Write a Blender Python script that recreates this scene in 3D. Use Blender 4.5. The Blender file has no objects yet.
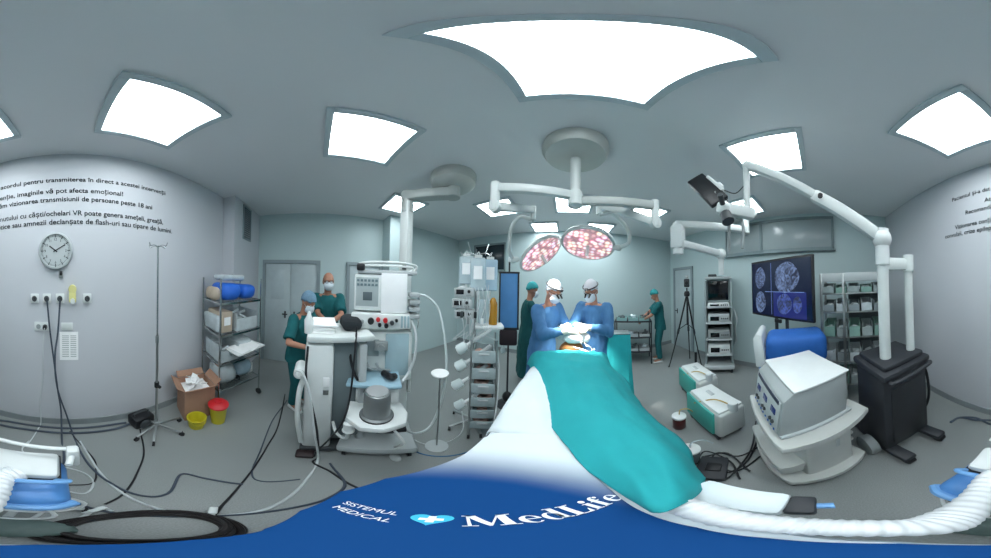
import bpy, bmesh, math, random
from mathutils import Vector, Matrix, Euler, noise as mnoise
random.seed(7)
PI = math.pi
SC = bpy.context.scene
COL = SC.collection
V = Vector
H = 1.8            # camera height above the floor
CZ = 3.08          # ceiling height

# ------------------------------------------------------------------ camera
TH, PITCH, ROLL = -0.4504, -0.0234, 0.021
def to_cam(d):
    # room direction -> camera axes (x right, y forward, z up)
    c, s = math.cos(TH), math.sin(TH); d = V((c*d[0]-s*d[1], s*d[0]+c*d[1], d[2]))
    c, s = math.cos(PITCH), math.sin(PITCH); d = V((d[0], c*d[1]-s*d[2], s*d[1]+c*d[2]))
    c, s = math.cos(ROLL), math.sin(ROLL); return V((c*d[0]+s*d[2], d[1], -s*d[0]+c*d[2]))
M3 = Matrix([to_cam((1,0,0)), to_cam((0,1,0)), to_cam((0,0,1))])    # rows = images of room axes = M^T
def from_cam(d):
    return V((M3[0].dot(V(d)), M3[1].dot(V(d)), M3[2].dot(V(d))))
cd = bpy.data.cameras.new('camera')
cam = bpy.data.objects.new('camera', cd); COL.objects.link(cam)
r_, u_, b_ = from_cam((1,0,0)), from_cam((0,0,1)), -from_cam((0,1,0))
mw = Matrix.Identity(4)
for i in range(3):
    mw[i][0], mw[i][1], mw[i][2] = r_[i], u_[i], b_[i]
mw[2][3] = H
cam.matrix_world = mw
cd.type = 'PANO'
for holder in (cd, getattr(cd, 'cycles', None)):
    try:
        holder.panorama_type = 'EQUIRECTANGULAR'
        holder.latitude_min, holder.latitude_max = -PI/2, PI/2
        holder.longitude_min, holder.longitude_max = -PI, PI
    except Exception:
        pass
cd.clip_start = 0.01
SC.camera = cam

def ray(px, py):
    az = math.radians((px-495.5)/(991/360)); el = math.radians((277.73-py)/3.1)
    return from_cam((math.cos(el)*math.sin(az), math.cos(el)*math.cos(az), math.sin(el)))
def atz(px, py, z):
    d = ray(px, py); t = (z-H)/d.z; return V((d.x*t, d.y*t, z))
def atr(px, py, r):
    d = ray(px, py); t = r/math.hypot(d.x, d.y); return V((d.x*t, d.y*t, H+d.z*t))
def aty(px, py, y):
    d = ray(px, py); t = y/d.y; return V((d.x*t, y, H+d.z*t))
def atx(px, py, x):
    d = ray(px, py); t = x/d.x; return V((x, d.y*t, H+d.z*t))

# ------------------------------------------------------------------ materials
def lin(c):
    if isinstance(c, str):
        c = tuple(int(c[i:i+2], 16)/255 for i in (0, 2, 4))
    return tuple(x/12.92 if x <= .04045 else ((x+.055)/1.055)**2.4 for x in c) + (1,)
MATS = {}
def mat(name, col, rough=.5, metal=0., var=.08, scale=8., emit=None, estr=0., bump=0., alpha=1., trans=0., coords='Object', spec=.5):
    if name in MATS: return MATS[name]
    m = bpy.data.materials.new(name); m.use_nodes = True
    nt = m.node_tree; p = nt.nodes['Principled BSDF']
    tc = nt.nodes.new('ShaderNodeTexCoord')
    n = nt.nodes.new('ShaderNodeTexNoise'); n.inputs['Scale'].default_value = scale; n.inputs['Detail'].default_value = 4
    nt.links.new(tc.outputs[coords], n.inputs['Vector'])
    c = lin(col)
    mx = nt.nodes.new('ShaderNodeMix'); mx.data_type = 'RGBA'
    mx.inputs[6].default_value = tuple(min(1, x*(1-var)) for x in c[:3])+(1,)
    mx.inputs[7].default_value = tuple(min(1, x*(1+var)) for x in c[:3])+(1,)
    nt.links.new(n.outputs['Fac'], mx.inputs[0]); nt.links.new(mx.outputs[2], p.inputs['Base Color'])
    p.inputs['Roughness'].default_value = rough; p.inputs['Metallic'].default_value = metal
    p.inputs['Specular IOR Level'].default_value = spec
    if emit:
        p.inputs['Emission Color'].default_value = lin(emit); p.inputs['Emission Strength'].default_value = estr
    if trans: p.inputs['Transmission Weight'].default_value = trans
    p.inputs['Alpha'].default_value = alpha
    if bump:
        b = nt.nodes.new('ShaderNodeBump'); b.inputs['Strength'].default_value = bump; b.inputs['Distance'].default_value = .02
        nt.links.new(n.outputs['Fac'], b.inputs['Height']); nt.links.new(b.outputs[0], p.inputs['Normal'])
    MATS[name] = m
    return m

# ------------------------------------------------------------------ mesh building
def catmull(pts, n=6):
    pts = [V(p) for p in pts]
    if len(pts) < 3: return pts
    out = []
    P = [pts[0]*2-pts[1]] + pts + [pts[-1]*2-pts[-2]]
    for i in range(1, len(P)-2):
        a, b, c, d = P[i-1], P[i], P[i+1], P[i+2]
        for k in range(n):
            t = k/n
            out.append(.5*((2*b)+(c-a)*t+(2*a-5*b+4*c-d)*t*t+(3*b-a-3*c+d)*t**3))
    out.append(pts[-1])
    return out

class MB:
    def __init__(s): s.bm = bmesh.new()
    def _xf(s, verts, M):
        for v in verts: v.co = M @ v.co
    def box(s, c, d, rz=0., bev=0., rot=None, seg=2):
        vs = bmesh.ops.create_cube(s.bm, size=1)['verts']
        for v in vs: v.co = V((v.co.x*d[0], v.co.y*d[1], v.co.z*d[2]))
        es = list({e for v in vs for e in v.link_edges})
        if bev:
            bev = min(bev, min(d)*.45)
            r = bmesh.ops.bevel(s.bm, geom=es, offset=bev, segments=seg, profile=.5, affect='EDGES')
            vs = list({v for f in r['faces'] for v in f.verts} | {v for v in vs if v.is_valid})
            seen = set(vs); st = list(vs)
            while st:
                v = st.pop()
                for e in v.link_edges:
                    o = e.other_vert(v)
                    if o not in seen: seen.add(o); st.append(o)
            vs = list(seen)
        R = (rot.to_matrix() if isinstance(rot, Euler) else rot) if rot is not None else Matrix.Rotation(rz, 3, 'Z')
        s._xf(vs, Matrix.Translation(V(c)) @ R.to_4x4())
        return s
    def cyl(s, p0, p1, r0, r1=None, n=14, caps=True):
        p0, p1 = V(p0), V(p1); r1 = r0 if r1 is None else r1
        d = p1-p0; L = d.length or 1e-6
        vs = bmesh.ops.create_cone(s.bm, cap_ends=caps, segments=n, radius1=r0, radius2=r1, depth=L)['verts']
        s._xf(vs, Matrix.Translation((p0+p1)/2) @ d.to_track_quat('Z', 'Y').to_matrix().to_4x4())
        return s
    def ell(s, c, r, rot=None, u=16, v=10):
        if not hasattr(r, '__len__'): r = (r, r, r)
        vs = bmesh.ops.create_uvsphere(s.bm, u_segments=u, v_segments=v, radius=1)['verts']
        R = (rot if rot is not None else Matrix.Identity(3)).to_4x4()
        s._xf(vs, Matrix.Translation(V(c)) @ R @ Matrix.Diagonal((*r, 1)))
        return s
    def cap(s, p0, p1, r0, r1=None, n=12):
        r1 = r0 if r1 is None else r1
        s.cyl(p0, p1, r0, r1, n); s.ell(p0, r0, None, n, 8); s.ell(p1, r1, None, n, 8); return s
    def tube(s, pts, r, n=8, res=6, closed=False, smooth=True):
        P = catmull(pts, res) if smooth else [V(p) for p in pts]
        if isinstance(r, (int, float)): R = [r]*len(P)
        elif callable(r): R = [r(i, len(P)) for i in range(len(P))]
        else: R = r
        rings = []; up = None
        for i, p in enumerate(P):
            t = (P[min(i+1, len(P)-1)]-P[max(i-1, 0)])
            if t.length < 1e-9: t = V((0, 0, 1))
            t.normalize()
            if up is None:
                up = V((0, 0, 1)) if abs(t.z) < .9 else V((1, 0, 0))
            up = (up - t*up.dot(t)); up = up.normalized() if up.length > 1e-6 else t.orthogonal().normalized()
            w = t.cross(up)
            rings.append([s.bm.verts.new(p+(up*math.cos(a)+w*math.sin(a))*R[i]) for a in [2*PI*k/n for k in range(n)]])
        for a, b in zip(rings, rings[1:]):
            for k in range(n): s.bm.faces.new((a[k], a[(k+1) % n], b[(k+1) % n], b[k]))
        s.bm.faces.new(rings[0][::-1]); s.bm.faces.new(rings[-1])
        return s
    def lathe(s, prof, n=24, c=(0, 0, 0), M=None):
        M = M or Matrix.Translation(V(c)); rings = []
        for r, z in prof:
            rings.append([s.bm.verts.new(M @ V((max(r, 1e-4)*math.cos(2*PI*k/n), max(r, 1e-4)*math.sin(2*PI*k/n), z))) for k in range(n)])
        for a, b in zip(rings, rings[1:]):
            for k in range(n): s.bm.faces.new((a[k], a[(k+1) % n], b[(k+1) % n], b[k]))
        s.bm.faces.new(rings[0][::-1]); s.bm.faces.new(rings[-1])
        return s
    def prism(s, poly, z0, z1, M=None, bev=0.):
        M = M or Matrix.Identity(4)
        a = [s.bm.verts.new(M @ V((x, y, z0))) for x, y in poly]; b = [s.bm.verts.new(M @ V((x, y, z1))) for x, y in poly]
        n = len(poly); fs = [s.bm.faces.new(a[::-1]), s.bm.faces.new(b)]
        for k in range(n): fs.append(s.bm.faces.new((a[k], a[(k+1) % n], b[(k+1) % n], b[k])))
        if bev:
            es = list({e for f in fs for e in f.edges})
            bmesh.ops.bevel(s.bm, geom=es, offset=bev, segments=2, profile=.5, affect='EDGES')
        return s
    def loft(s, rings, caps=True):
        rr = [[s.bm.verts.new(V(p)) for p in ring] for ring in rings]; n = len(rr[0])
        for a, b in zip(rr, rr[1:]):
            for k in range(n): s.bm.faces.new((a[k], a[(k+1) % n], b[(k+1) % n], b[k]))
        if caps: s.bm.faces.new(rr[0][::-1]); s.bm.faces.new(rr[-1])
        return s
    def grid(s, rows):
        rr = [[s.bm.verts.new(V(p)) for p in row] for row in rows]
        for a, b in zip(rr, rr[1:]):
            for k in range(len(a)-1): s.bm.faces.new((a[k], a[k+1], b[k+1], b[k]))
        return s
    def mesh(s, name, m, flat=False):
        bmesh.ops.recalc_face_normals(s.bm, faces=s.bm.faces[:])
        me = bpy.data.meshes.new(name); s.bm.to_mesh(me); s.bm.free()
        if not flat:
            me.shade_smooth()
            me.set_sharp_from_angle(angle=math.radians(38))
        for k in (m if isinstance(m, (list, tuple)) else [m]): me.materials.append(k)
        return me
    def build(s, name, m, parent=None, world=False, flat=False, label=None):
        if world and parent is not None:
            I = RM[parent.name].inverted()
            for v in s.bm.verts: v.co = I @ v.co
        me = s.mesh(name, m, flat)
        o = bpy.data.objects.new(name, me); COL.objects.link(o)
        if parent is not None:
            o.parent = parent; RM[o.name] = RM[parent.name]
        if label: o['label'] = label
        return o
RM = {}
def tag(o, label, cat, group=None, kind=None):
    o['label'] = label; o['category'] = cat
    if group: o['group'] = group
    if kind: o['kind'] = kind
    return o
def thing(name, label, cat, loc=(0, 0, 0), rz=0., group=None):
    o = bpy.data.objects.new(name, None); COL.objects.link(o)
    o.empty_display_size = .1
    o.location = V(loc); o.rotation_euler = (0, 0, rz)
    RM[o.name] = Matrix.Translation(V(loc)) @ Matrix.Rotation(rz, 4, 'Z')
    return tag(o, label, cat, group)
def solo(mb, name, m, label, cat, group=None, flat=False, kind=None):
    # one-mesh thing, its origin at the middle of its base
    co = [v.co for v in mb.bm.verts]
    lo = V((min(c.x for c in co), min(c.y for c in co), min(c.z for c in co)))
    hi = V((max(c.x for c in co), max(c.y for c in co), max(c.z for c in co)))
    b = V(((lo.x+hi.x)/2, (lo.y+hi.y)/2, lo.z))
    for v in mb.bm.verts: v.co -= b
    o = mb.build(name, m, None, flat=flat); o.location = b
    RM[o.name] = Matrix.Translation(b)
    return tag(o, label, cat, group, kind)
def struct(mb, name, m, parent=None, flat=True):
    o = mb.build(name, m, parent, flat=flat)
    if parent is None: o['kind'] = 'structure'; RM[o.name] = Matrix.Identity(4)
    return o
def bake(o, mods):
    # evaluate modifiers once into plain mesh data
    for t, kw in mods:
        md = o.modifiers.new(t, t)
        for k, v in kw.items(): setattr(md, k, v)
    dg = bpy.context.evaluated_depsgraph_get(); dg.update()
    me = bpy.data.meshes.new_from_object(o.evaluated_get(dg))
    o.modifiers.clear(); old = o.data; o.data = me
    bpy.data.meshes.remove(old)
    me.shade_smooth()
    return o
def copy_tree(o, parent=None, **kw):
    c = o.copy(); COL.objects.link(c)
    if parent is not None: c.parent = parent
    for ch in list(o.children): copy_tree(ch, c)
    return c
def text_mesh(name, body, size, m, M, parent=None, width=None, ext=.002, align='LEFT', world=False, shear=0., bold=0.):
    cu = bpy.data.curves.new(name, 'FONT'); cu.body = body; cu.size = size; cu.extrude = ext
    cu.align_x = align; cu.shear = shear; cu.offset = bold; cu.resolution_u = 3
    t = bpy.data.objects.new(name+'_curve', cu); COL.objects.link(t)
    dg = bpy.context.evaluated_depsgraph_get(); dg.update()
    me = bpy.data.meshes.new_from_object(t.evaluated_get(dg)); me.name = name
    bpy.data.objects.remove(t); bpy.data.curves.remove(cu)
    xs = [v.co.x for v in me.vertices]
    k = 1. if not width else width/(max(xs)-min(xs))
    x0 = min(xs) if align == 'LEFT' else 0
    for v in me.vertices: v.co = M @ V(((v.co.x-x0)*k, v.co.y, v.co.z))
    if world and parent is not None:
        I = RM[parent.name].inverted()
        for v in me.vertices: v.co = I @ v.co
    me.materials.clear(); me.materials.append(m)
    o = bpy.data.objects.new(name, me); COL.objects.link(o)
    if parent is not None: o.parent = parent; RM[o.name] = RM[parent.name]
    return o
def split_words(o, gap, name='word'):
    # one child mesh per word of a line of lettering (letters nearer than gap along the line belong together)
    me = o.data; bm = bmesh.new(); bm.from_mesh(me); bm.verts.ensure_lookup_table()
    comp = {}; n = 0
    for v in bm.verts:
        if v in comp: continue
        st = [v]; comp[v] = n
        while st:
            a = st.pop()
            for e in a.link_edges:
                w = e.other_vert(a)
                if w not in comp: comp[w] = n; st.append(w)
        n += 1
    lo = [1e9]*n; hi = [-1e9]*n
    for v, k in comp.items(): lo[k] = min(lo[k], -v.co.x); hi[k] = max(hi[k], -v.co.x)
    order = sorted(range(n), key=lambda k: lo[k]); grp = {}; g = -1; end = -1e9
    for k in order:
        if lo[k] > end+gap: g += 1
        grp[k] = g; end = max(end, hi[k])
    root = bpy.data.objects.new(o.name, None); COL.objects.link(root)
    cx = -(min(lo)+max(hi))/2; zs = [v.co.z for v in bm.verts]; base = V((cx, sum(v.co.y for v in bm.verts)/len(zs), min(zs)))
    root.location = base
    for q in range(g+1):
        b2 = bm.copy(); b2.verts.ensure_lookup_table(); vs = list(bm.verts)
        kill = [b2.verts[v.index] for v in vs if grp[comp[v]] != q]
        bmesh.ops.delete(b2, geom=kill, context='VERTS')
        for v in b2.verts: v.co -= base
        m2 = bpy.data.meshes.new(name); b2.to_mesh(m2); b2.free(); m2.materials.append(me.materials[0])
        c = bpy.data.objects.new(name, m2); COL.objects.link(c); c.parent = root
    bm.free(); nm = o.name; bpy.data.objects.remove(o); root.name = nm
    return root
def frame3(x, y, z=None):
    # matrix with given x and y axes (columns)
    x = V(x).normalized(); y = V(y); y = (y-x*y.dot(x)).normalized(); z = x.cross(y)
    return Matrix((x, y, z)).transposed()

# ------------------------------------------------------------------ palette
WHITE = mat('white_plastic', 'd9dedd', .4)
OFFW = mat('off_white_enamel', 'd2d8d6', .4)
GREY = mat('grey_plastic', '8d9494', .5)
LGREY = mat('light_grey_enamel', 'b3babb', .45)
DGREY = mat('dark_grey_plastic', '3c4144', .5)
BLACK = mat('black_plastic', '14161a', .45)
CHAR = mat('charcoal_enamel', '2b2e33', .5)
STEEL = mat('brushed_steel', 'a8adad', .3, .9)
CHROME = mat('chrome', 'c8cccc', .15, 1.)
PAPER = mat('paper', 'f6f8f8', .8)
SCREEN = mat('dark_screen_glass', '0a0d12', .12)
TEAL = mat('teal_drape_cloth', '1fa3a8', .85, var=.14, scale=6, bump=.35)
TEALM = mat('teal_painted_plastic', '3fa79c', .5)
SHEET = mat('white_sheet_cloth', 'dfe9ec', .9, var=.06, scale=10, bump=.3)
SCRUB = mat('teal_scrub_cloth', '0c5a5e', .9, var=.15, scale=12, bump=.2)
SCRUBG = mat('dark_green_gown_cloth', '0d4f50', .9, var=.15, scale=12, bump=.2)
GOWN = mat('blue_gown_cloth', '3d6f9b', .85, var=.15, scale=12, bump=.25)
SKIN = mat('skin', 'b07f68', .6, var=.08, scale=20)
GLOVE = mat('latex_glove', 'd9d2c4', .5)
CAPB = mat('patterned_cap_cloth', '6b8aa0', .9, var=.35, scale=60)
CAPT = mat('light_teal_cap_cloth', '2f8f92', .9, var=.1, scale=30)
CAPW = mat('white_cap_cloth', 'd5dde2', .9, var=.08, scale=30)
MASK = mat('surgical_mask_cloth', 'cfdbe2', .9, var=.05)
HAIR = mat('dark_hair', '1c1512', .7, var=.3, scale=60)
EYE = mat('eye_white', 'e6e6e6', .2)
BLUE = mat('blue_wrap_cloth', '1f5fae', .7, var=.15, scale=10, bump=.2)
CARD = mat('brown_cardboard', 'a5806a', .85, var=.12, scale=14)
YEL = mat('yellow_plastic', 'c8bd2c', .45)
RED = mat('red_plastic', 'c8232a', .45)
HOSEW = mat('white_ribbed_plastic', 'e4e8ea', .45)
CABB = mat('black_cable', '15171c', .5)
CABW = mat('white_cable', 'c9cfd0', .5)
CABG = mat('blue_grey_cable', '3f4a58', .5)
CLEAR = mat('clear_vinyl', 'cfe0e6', .12, alpha=.55)
FLUID = mat('amber_fluid', 'a8742a', .2)
BLOOD = mat('dark_red_fluid', '4c1414', .3)
# ================================================================== the room
def wallmat(name, col, rough=.55):
    return mat(name, col, rough, var=.03, scale=1.5)
def floormat():
    m = mat('vinyl_floor', '8b908f', .38, var=.06, scale=3.)
    nt = m.node_tree; p = nt.nodes['Principled BSDF']; mx = [n for n in nt.nodes if n.type == 'MIX'][0]
    tc = [n for n in nt.nodes if n.type == 'TEX_COORD'][0]
    sp = nt.nodes.new('ShaderNodeTexNoise'); sp.inputs['Scale'].default_value = 160; sp.inputs['Detail'].default_value = 2
    nt.links.new(tc.outputs['Object'], sp.inputs['Vector'])
    mul = nt.nodes.new('ShaderNodeMix'); mul.data_type = 'RGBA'; mul.blend_type = 'OVERLAY'; mul.inputs[0].default_value = .35
    nt.links.new(mx.outputs[2], mul.inputs[6]); nt.links.new(sp.outputs['Fac'], mul.inputs[7])
    nt.links.new(mul.outputs[2], p.inputs['Base Color'])
    return m
X0, X1, Y0, Y1 = -3.4, 3.22, -1.6, 4.15
WALL = wallmat('painted_wall_panel', 'c3c6cb'); CEIL = wallmat('painted_ceiling', 'dfe1e2', .6)
WALLT = wallmat('painted_wall_cool_cast', 'bacccd')  # cool lens white balance put into the colour, not a second paint
T = .12
struct(MB().box(((X0+X1)/2, (Y0+Y1)/2, -.05), (X1-X0+2*T, Y1-Y0+2*T, .1)), 'floor', floormat())
struct(MB().box(((X0+X1)/2, (Y0+Y1)/2, CZ+.05), (X1-X0+2*T, Y1-Y0+2*T, .1)), 'ceiling', CEIL)
struct(MB().box(((X0+X1)/2, Y0-T/2, CZ/2), (X1-X0+2*T, T, CZ)), 'wall_back', WALL)
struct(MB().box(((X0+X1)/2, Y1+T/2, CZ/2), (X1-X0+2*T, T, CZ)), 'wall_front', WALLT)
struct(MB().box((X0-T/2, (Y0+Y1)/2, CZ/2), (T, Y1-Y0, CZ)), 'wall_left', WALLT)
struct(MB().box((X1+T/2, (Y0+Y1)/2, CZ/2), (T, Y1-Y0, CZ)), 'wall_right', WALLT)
struct(MB().box(((X0-2.28)/2, (Y0-1.37)/2, CZ/2), (-2.28-X0, -1.37-Y0, CZ), bev=.004), 'wall_alcove', WALL)
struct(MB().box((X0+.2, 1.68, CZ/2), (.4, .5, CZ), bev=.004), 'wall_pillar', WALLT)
COVE = mat('grey_floor_cove', '8a9294', .5)
for nm, c, d in (('baseboard_back', (.56, Y0+.006, .05), (X1+2.1, .012, .1)), ('baseboard_front', (-.09, Y1-.006, .05), (X1-X0, .012, .1)),
                 ('baseboard_right', (X1-.006, .7, .05), (.012, 4.6, .1))):
    struct(MB().box(c, d), nm, COVE)

DOORC = mat('grey_door_leaf', 'b3c0c3', .5); DFR = mat('grey_door_frame', '8a979b', .45)
def door(name, face, a0, a1, top, leaves, panes):
    # face: ('x', X, sign) the wall plane, the door proud of it by a little
    ax, pos, sg = face
    def bx(mb, a, b, z0, z1, d0, d1, bev=.003):
        c = pos+sg*(d0+d1)/2; t = abs(d1-d0)
        if ax == 'x': mb.box((c, (a+b)/2, (z0+z1)/2), (t, b-a, z1-z0), bev=bev)
        else: mb.box(((a+b)/2, c, (z0+z1)/2), (b-a, t, z1-z0), bev=bev)
        return mb
    fr = MB()
    bx(fr, a0, a0+.07, 0, top, 0, .05); bx(fr, a1-.07, a1, 0, top, 0, .05); bx(fr, a0, a1, top-.07, top, 0, .055)
    o = struct(fr, name, DFR)
    w = (a1-a0-.14)/leaves
    for k in range(leaves):
        l0 = a0+.07+k*w
        lf = bx(MB(), l0+.004, l0+w-.004, .01, top-.075, 0, .03).build('door_leaf', DOORC, o)
        hx = l0+w-.1 if k == 0 else l0+.1
        hd = MB(); bx(hd, hx-.02, hx+.02, .98, 1.12, .03, .04); bx(hd, hx-.06, hx+.06, 1.05, 1.075, .06, .08); bx(hd, hx-.01, hx+.01, 1.05, 1.075, .03, .07)
        hd.build('door_handle', DGREY, o)
        if panes and k in panes:
            bx(MB(), l0+.14, l0+w-.14, 1.35, 1.92, .03, .036).build('door_pane', mat('frosted_pane', 'b7c4c8', .25), o)
    return o
door('door_1', ('x', X0, 1), -1.25, .03, 2.12, 2, (0,))
door('door_2', ('x', X0, 1), .6, 1.42, 2.12, 1, None)
door('door_3', ('x', X1, -1), 3.1, 3.95, 2.25, 1, None)

# high windows on the right wall and a dark one on the front wall
WFR = mat('window_frame_paint', '77878a', .45)
def blindmat():
    m = mat('grey_blind_behind_glass', '98a4a6', .22, var=.05, scale=2)
    return m
def window(name, ax, pos, sg, a0, a1, z0, z1, splits, pane):
    def bx(mb, a, b, q0, q1, d0, d1):
        c = pos+sg*(d0+d1)/2; t = abs(d1-d0)
        if ax == 'x': mb.box((c, (a+b)/2, (q0+q1)/2), (t, b-a, q1-q0), bev=.004)
        else: mb.box(((a+b)/2, c, (q0+q1)/2), (b-a, t, q1-q0), bev=.004)
        return mb
    f = MB(); w = .05
    bx(f, a0, a1, z0, z0+w, 0, .05); bx(f, a0, a1, z1-w, z1, 0, .05)
    es = [a0]+splits+[a1]
    for e in es: bx(f, max(a0, e-w/2), min(a1, e+w/2) if e not in (a0,) else e+w, z0, z1, 0, .05)
    o = struct(f, name, WFR)
    for a, b in zip(es, es[1:]):
        bx(MB(), a+.02, b-.02, z0+.03, z1-.03, .004, .02).build('window_pane', pane, o)
    s = MB(); bx(s, a0-.03, a1+.03, z0-.03, z0, 0, .09); s.build('window_sill', WFR, o)
    return o
window('window_1', 'x', X1, -1, -.42, 1.98, 2.36, 3.0, [1.1], blindmat())
window('window_2', 'y', Y1, -1, -2.75, -1.7, 2.1, 2.85, [], mat('dark_window_pane', '2a363c', .2))

# ventilation grilles
def grille(name, label, c, w, h, ax):
    t = thing(name, label, 'vent', (c[0], c[1], c[2]-h/2))
    fr = MB(); sl = MB()
    def bx(mb, da, dz, wa, wz, d, rot=0):
        if ax == 'y': mb.box((c[0]+da, c[1]+d, c[2]+dz), (wa, .02, wz), bev=.002)
        else: mb.box((c[0]+d, c[1]+da, c[2]+dz), (.02, wa, wz), bev=.002)
    bx(fr, 0, h/2-.015, w, .03, .012); bx(fr, 0, -h/2+.015, w, .03, .012)
    bx(fr, w/2-.015, 0, .03, h, .012); bx(fr, -w/2+.015, 0, .03, h, .012)
    fr.build('frame', DFR, t, world=True)
    n = max(4, int(h/.04))
    for k in range(n): bx(sl, 0, -h/2+.03+(h-.06)*(k+.5)/n, w-.05, .018, .008)
    sl.build('slats', mat('vent_slats', '4d5a60', .5), t, world=True)
    return t
grille('vent_grille', 'tall dark vent grille high on the alcove wall beside the double door', (-2.74, -1.37, 2.72), .34, .62, 'y')

# ceiling light panels
LIT = mat('lit_diffuser', 'ffffff', .5, var=0, emit='f2fbff', estr=12.5)
PFR = mat('panel_frame_paint', 'bcc8cc', .45)
PANELS = [
    ((.088, .395), 'large square ceiling light panel directly over the foot of the operating table'),
    ((-.52, -.89), 'square ceiling light panel above the wall with the clock'),
    ((-1.22, .34), 'square ceiling light panel above the anaesthesia machine'),
    ((1.414, .384), 'square ceiling light panel crossed by the microscope arm'),
    ((.714, -.903), 'square ceiling light panel above the bare end of the lettered wall'),
    ((.11, 2.62), 'square ceiling light panel right behind the surgical light post'),
    ((-.53, 3.78), 'square ceiling light panel far back above the scrub nurse in dark green'),
    ((.79, 3.77), 'square ceiling light panel far back above the right surgical lamp head'),
    ((-1.2, 2.55), 'square ceiling light panel behind the left arm of the surgical light'),
    ((1.45, 2.6), 'square ceiling light panel behind the right arm of the surgical light'),
    ((-2.45, 1.4), 'square ceiling light panel partly hidden behind the ceiling pendant arm'),
    ((2.55, 1.2), 'square ceiling light panel low behind the microscope head near the windows'),
]
for (x, y), lab in PANELS:
    t = thing('ceiling_light', lab, 'ceiling light', (x, y, CZ-.03), 0, 'square ceiling light panels')
    w = .31 if x != .088 else .31
    f = MB()
    for dx, dy, sx, sy in ((0, w, 2*w+.05, .05), (0, -w, 2*w+.05, .05), (w, 0, .05, 2*w-.05), (-w, 0, .05, 2*w-.05)):
        f.box((dx, dy, .015), (sx, sy, .03), bev=.004)
    f.build('frame', PFR, t)
    MB().box((0, 0, .018), (2*w-.05, 2*w-.05, .012)).build('diffuser', LIT, t)

# lettering on the back wall
INK = mat('dark_wall_lettering', '20282c', .6)
LINES = [('Pacientul și-a dat acordul pentru transmiterea în direct a acestei intervenții', 953, 165, 178.5),
         ('Atenție, imaginile vă pot afecta emoțional!', 985, 123, 189.5),
         ('Recomandăm vizionarea transmisiunii de persoane peste 18 ani', 966, 152, 198),
         ('Vizionarea conținutului cu căști/ochelari VR poate genera amețeli, greață,', 955, 163, 212),
         ('convulsii, crize epileptice sau amnezii declanșate de flash-uri sau tipare de lumini.', 945, 172, 220.5)]
for i, (s, xl, xr, ym) in enumerate(LINES):
    A = aty(xl, 230, Y0+.004); B = aty(xr, 230, Y0+.004); z = aty(71, ym, Y0).z
    Mt = Matrix.Translation(V((A.x, Y0+.004, z-.022))) @ frame3((-1, 0, 0), (0, 0, 1)).to_4x4()
    o = text_mesh('wall_lettering', s, .071, INK, Mt, width=A.x-B.x, ext=.001, bold=.0006)
    o = split_words(o, .016)
    tag(o, ['top line of dark Romanian lettering on the wall above the clock',
            'short second line of dark lettering on the wall, ending in an exclamation mark',
            'third line of dark lettering on the wall, ending with 18 ani',
            'fourth line of dark lettering on the wall, with the letters VR in it',
            'lowest line of dark lettering on the wall, just above the clock'][i], 'lettering', 'lines of lettering on the wall')
# ================================================================== things hanging from the ceiling
def disc_M(c, n):
    return Matrix.Translation(V(c)) @ V(n).to_track_quat('Z', 'Y').to_matrix().to_4x4()
ARM = mat('pale_arm_enamel', 'c4cbc9', .35); ARMG = mat('grey_arm_enamel', 'a3aaa7', .4); COVER = mat('canopy_cover_grey', 'b9bdb8', .45)
def bar(mb, p0, p1, w, h, bev=.012, ext=.0):
    p0, p1 = V(p0), V(p1); d = (p1-p0); L = d.length; d.normalize()
    s = d.cross(V((0, 0, 1)))
    if s.length < 1e-3: s = V((1, 0, 0))
    s.normalize(); u = s.cross(d)
    R = Matrix((s, d, u)).transposed()
    return mb.box((p0+p1)/2, (w, L+ext, h), rot=R, bev=bev)

# --- the two-headed surgical light
cc = V((.07, 1.33, CZ))
t = thing('surgical_light', 'two-headed white surgical light on a ceiling post above the operating table', 'surgical light', cc)
MB().lathe([(.29, 0), (.29, -.07), (.26, -.12), (.1, -.14), (.07, -.15)][::-1], 36, cc).build('canopy', COVER, t, world=True)
def ledmat():
    m = bpy.data.materials.new('led_cluster_window'); m.use_nodes = True; nt = m.node_tree; p = nt.nodes['Principled BSDF']
    tc = nt.nodes.new('ShaderNodeTexCoord'); v = nt.nodes.new('ShaderNodeTexVoronoi'); v.inputs['Scale'].default_value = 17; v.inputs['Randomness'].default_value = .55
    nt.links.new(tc.outputs['Object'], v.inputs['Vector'])
    r = nt.nodes.new('ShaderNodeValToRGB'); e = r.color_ramp.elements
    e[0].position = .2; e[0].color = lin('fff6f4'); e[1].position = .62; e[1].color = lin('855a64')
    k = r.color_ramp.elements.new(.42); k.color = lin('d9b6ba')
    nt.links.new(v.outputs['Distance'], r.inputs[0])
    mx = nt.nodes.new('ShaderNodeMix'); mx.data_type = 'RGBA'; mx.blend_type = 'MULTIPLY'; mx.inputs[0].default_value = .5
    nt.links.new(r.outputs[0], mx.inputs[6]); nt.links.new(v.outputs['Color'], mx.inputs[7])
    mx.inputs[7].default_value = (1, .7, .75, 1)
    hs = nt.nodes.new('ShaderNodeHueSaturation'); hs.inputs['Saturation'].default_value = .45; hs.inputs['Value'].default_value = 1.5
    nt.links.new(v.outputs['Color'], hs.inputs['Color']); nt.links.new(hs.outputs[0], mx.inputs[7])
    nt.links.new(mx.outputs[2], p.inputs['Emission Color']); p.inputs['Emission Strength'].default_value = 1.1; p.inputs['Base Color'].default_value = lin('b08a90')
    return m
LED = ledmat()
hub = V((.07, 1.33, 2.47))
MB().cyl(cc-V((0, 0, .1)), hub+V((0, 0, .06)), .045, n=20).build('post', ARM, t, world=True)
MB().lathe([(.05, -.05), (.065, -.04), (.065, .08), (.05, .1)], 20, hub).build('hub', ARM, t, world=True)
eL = atr(495.5, 186, 1.22); eR = atr(655, 193, 1.42)
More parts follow.
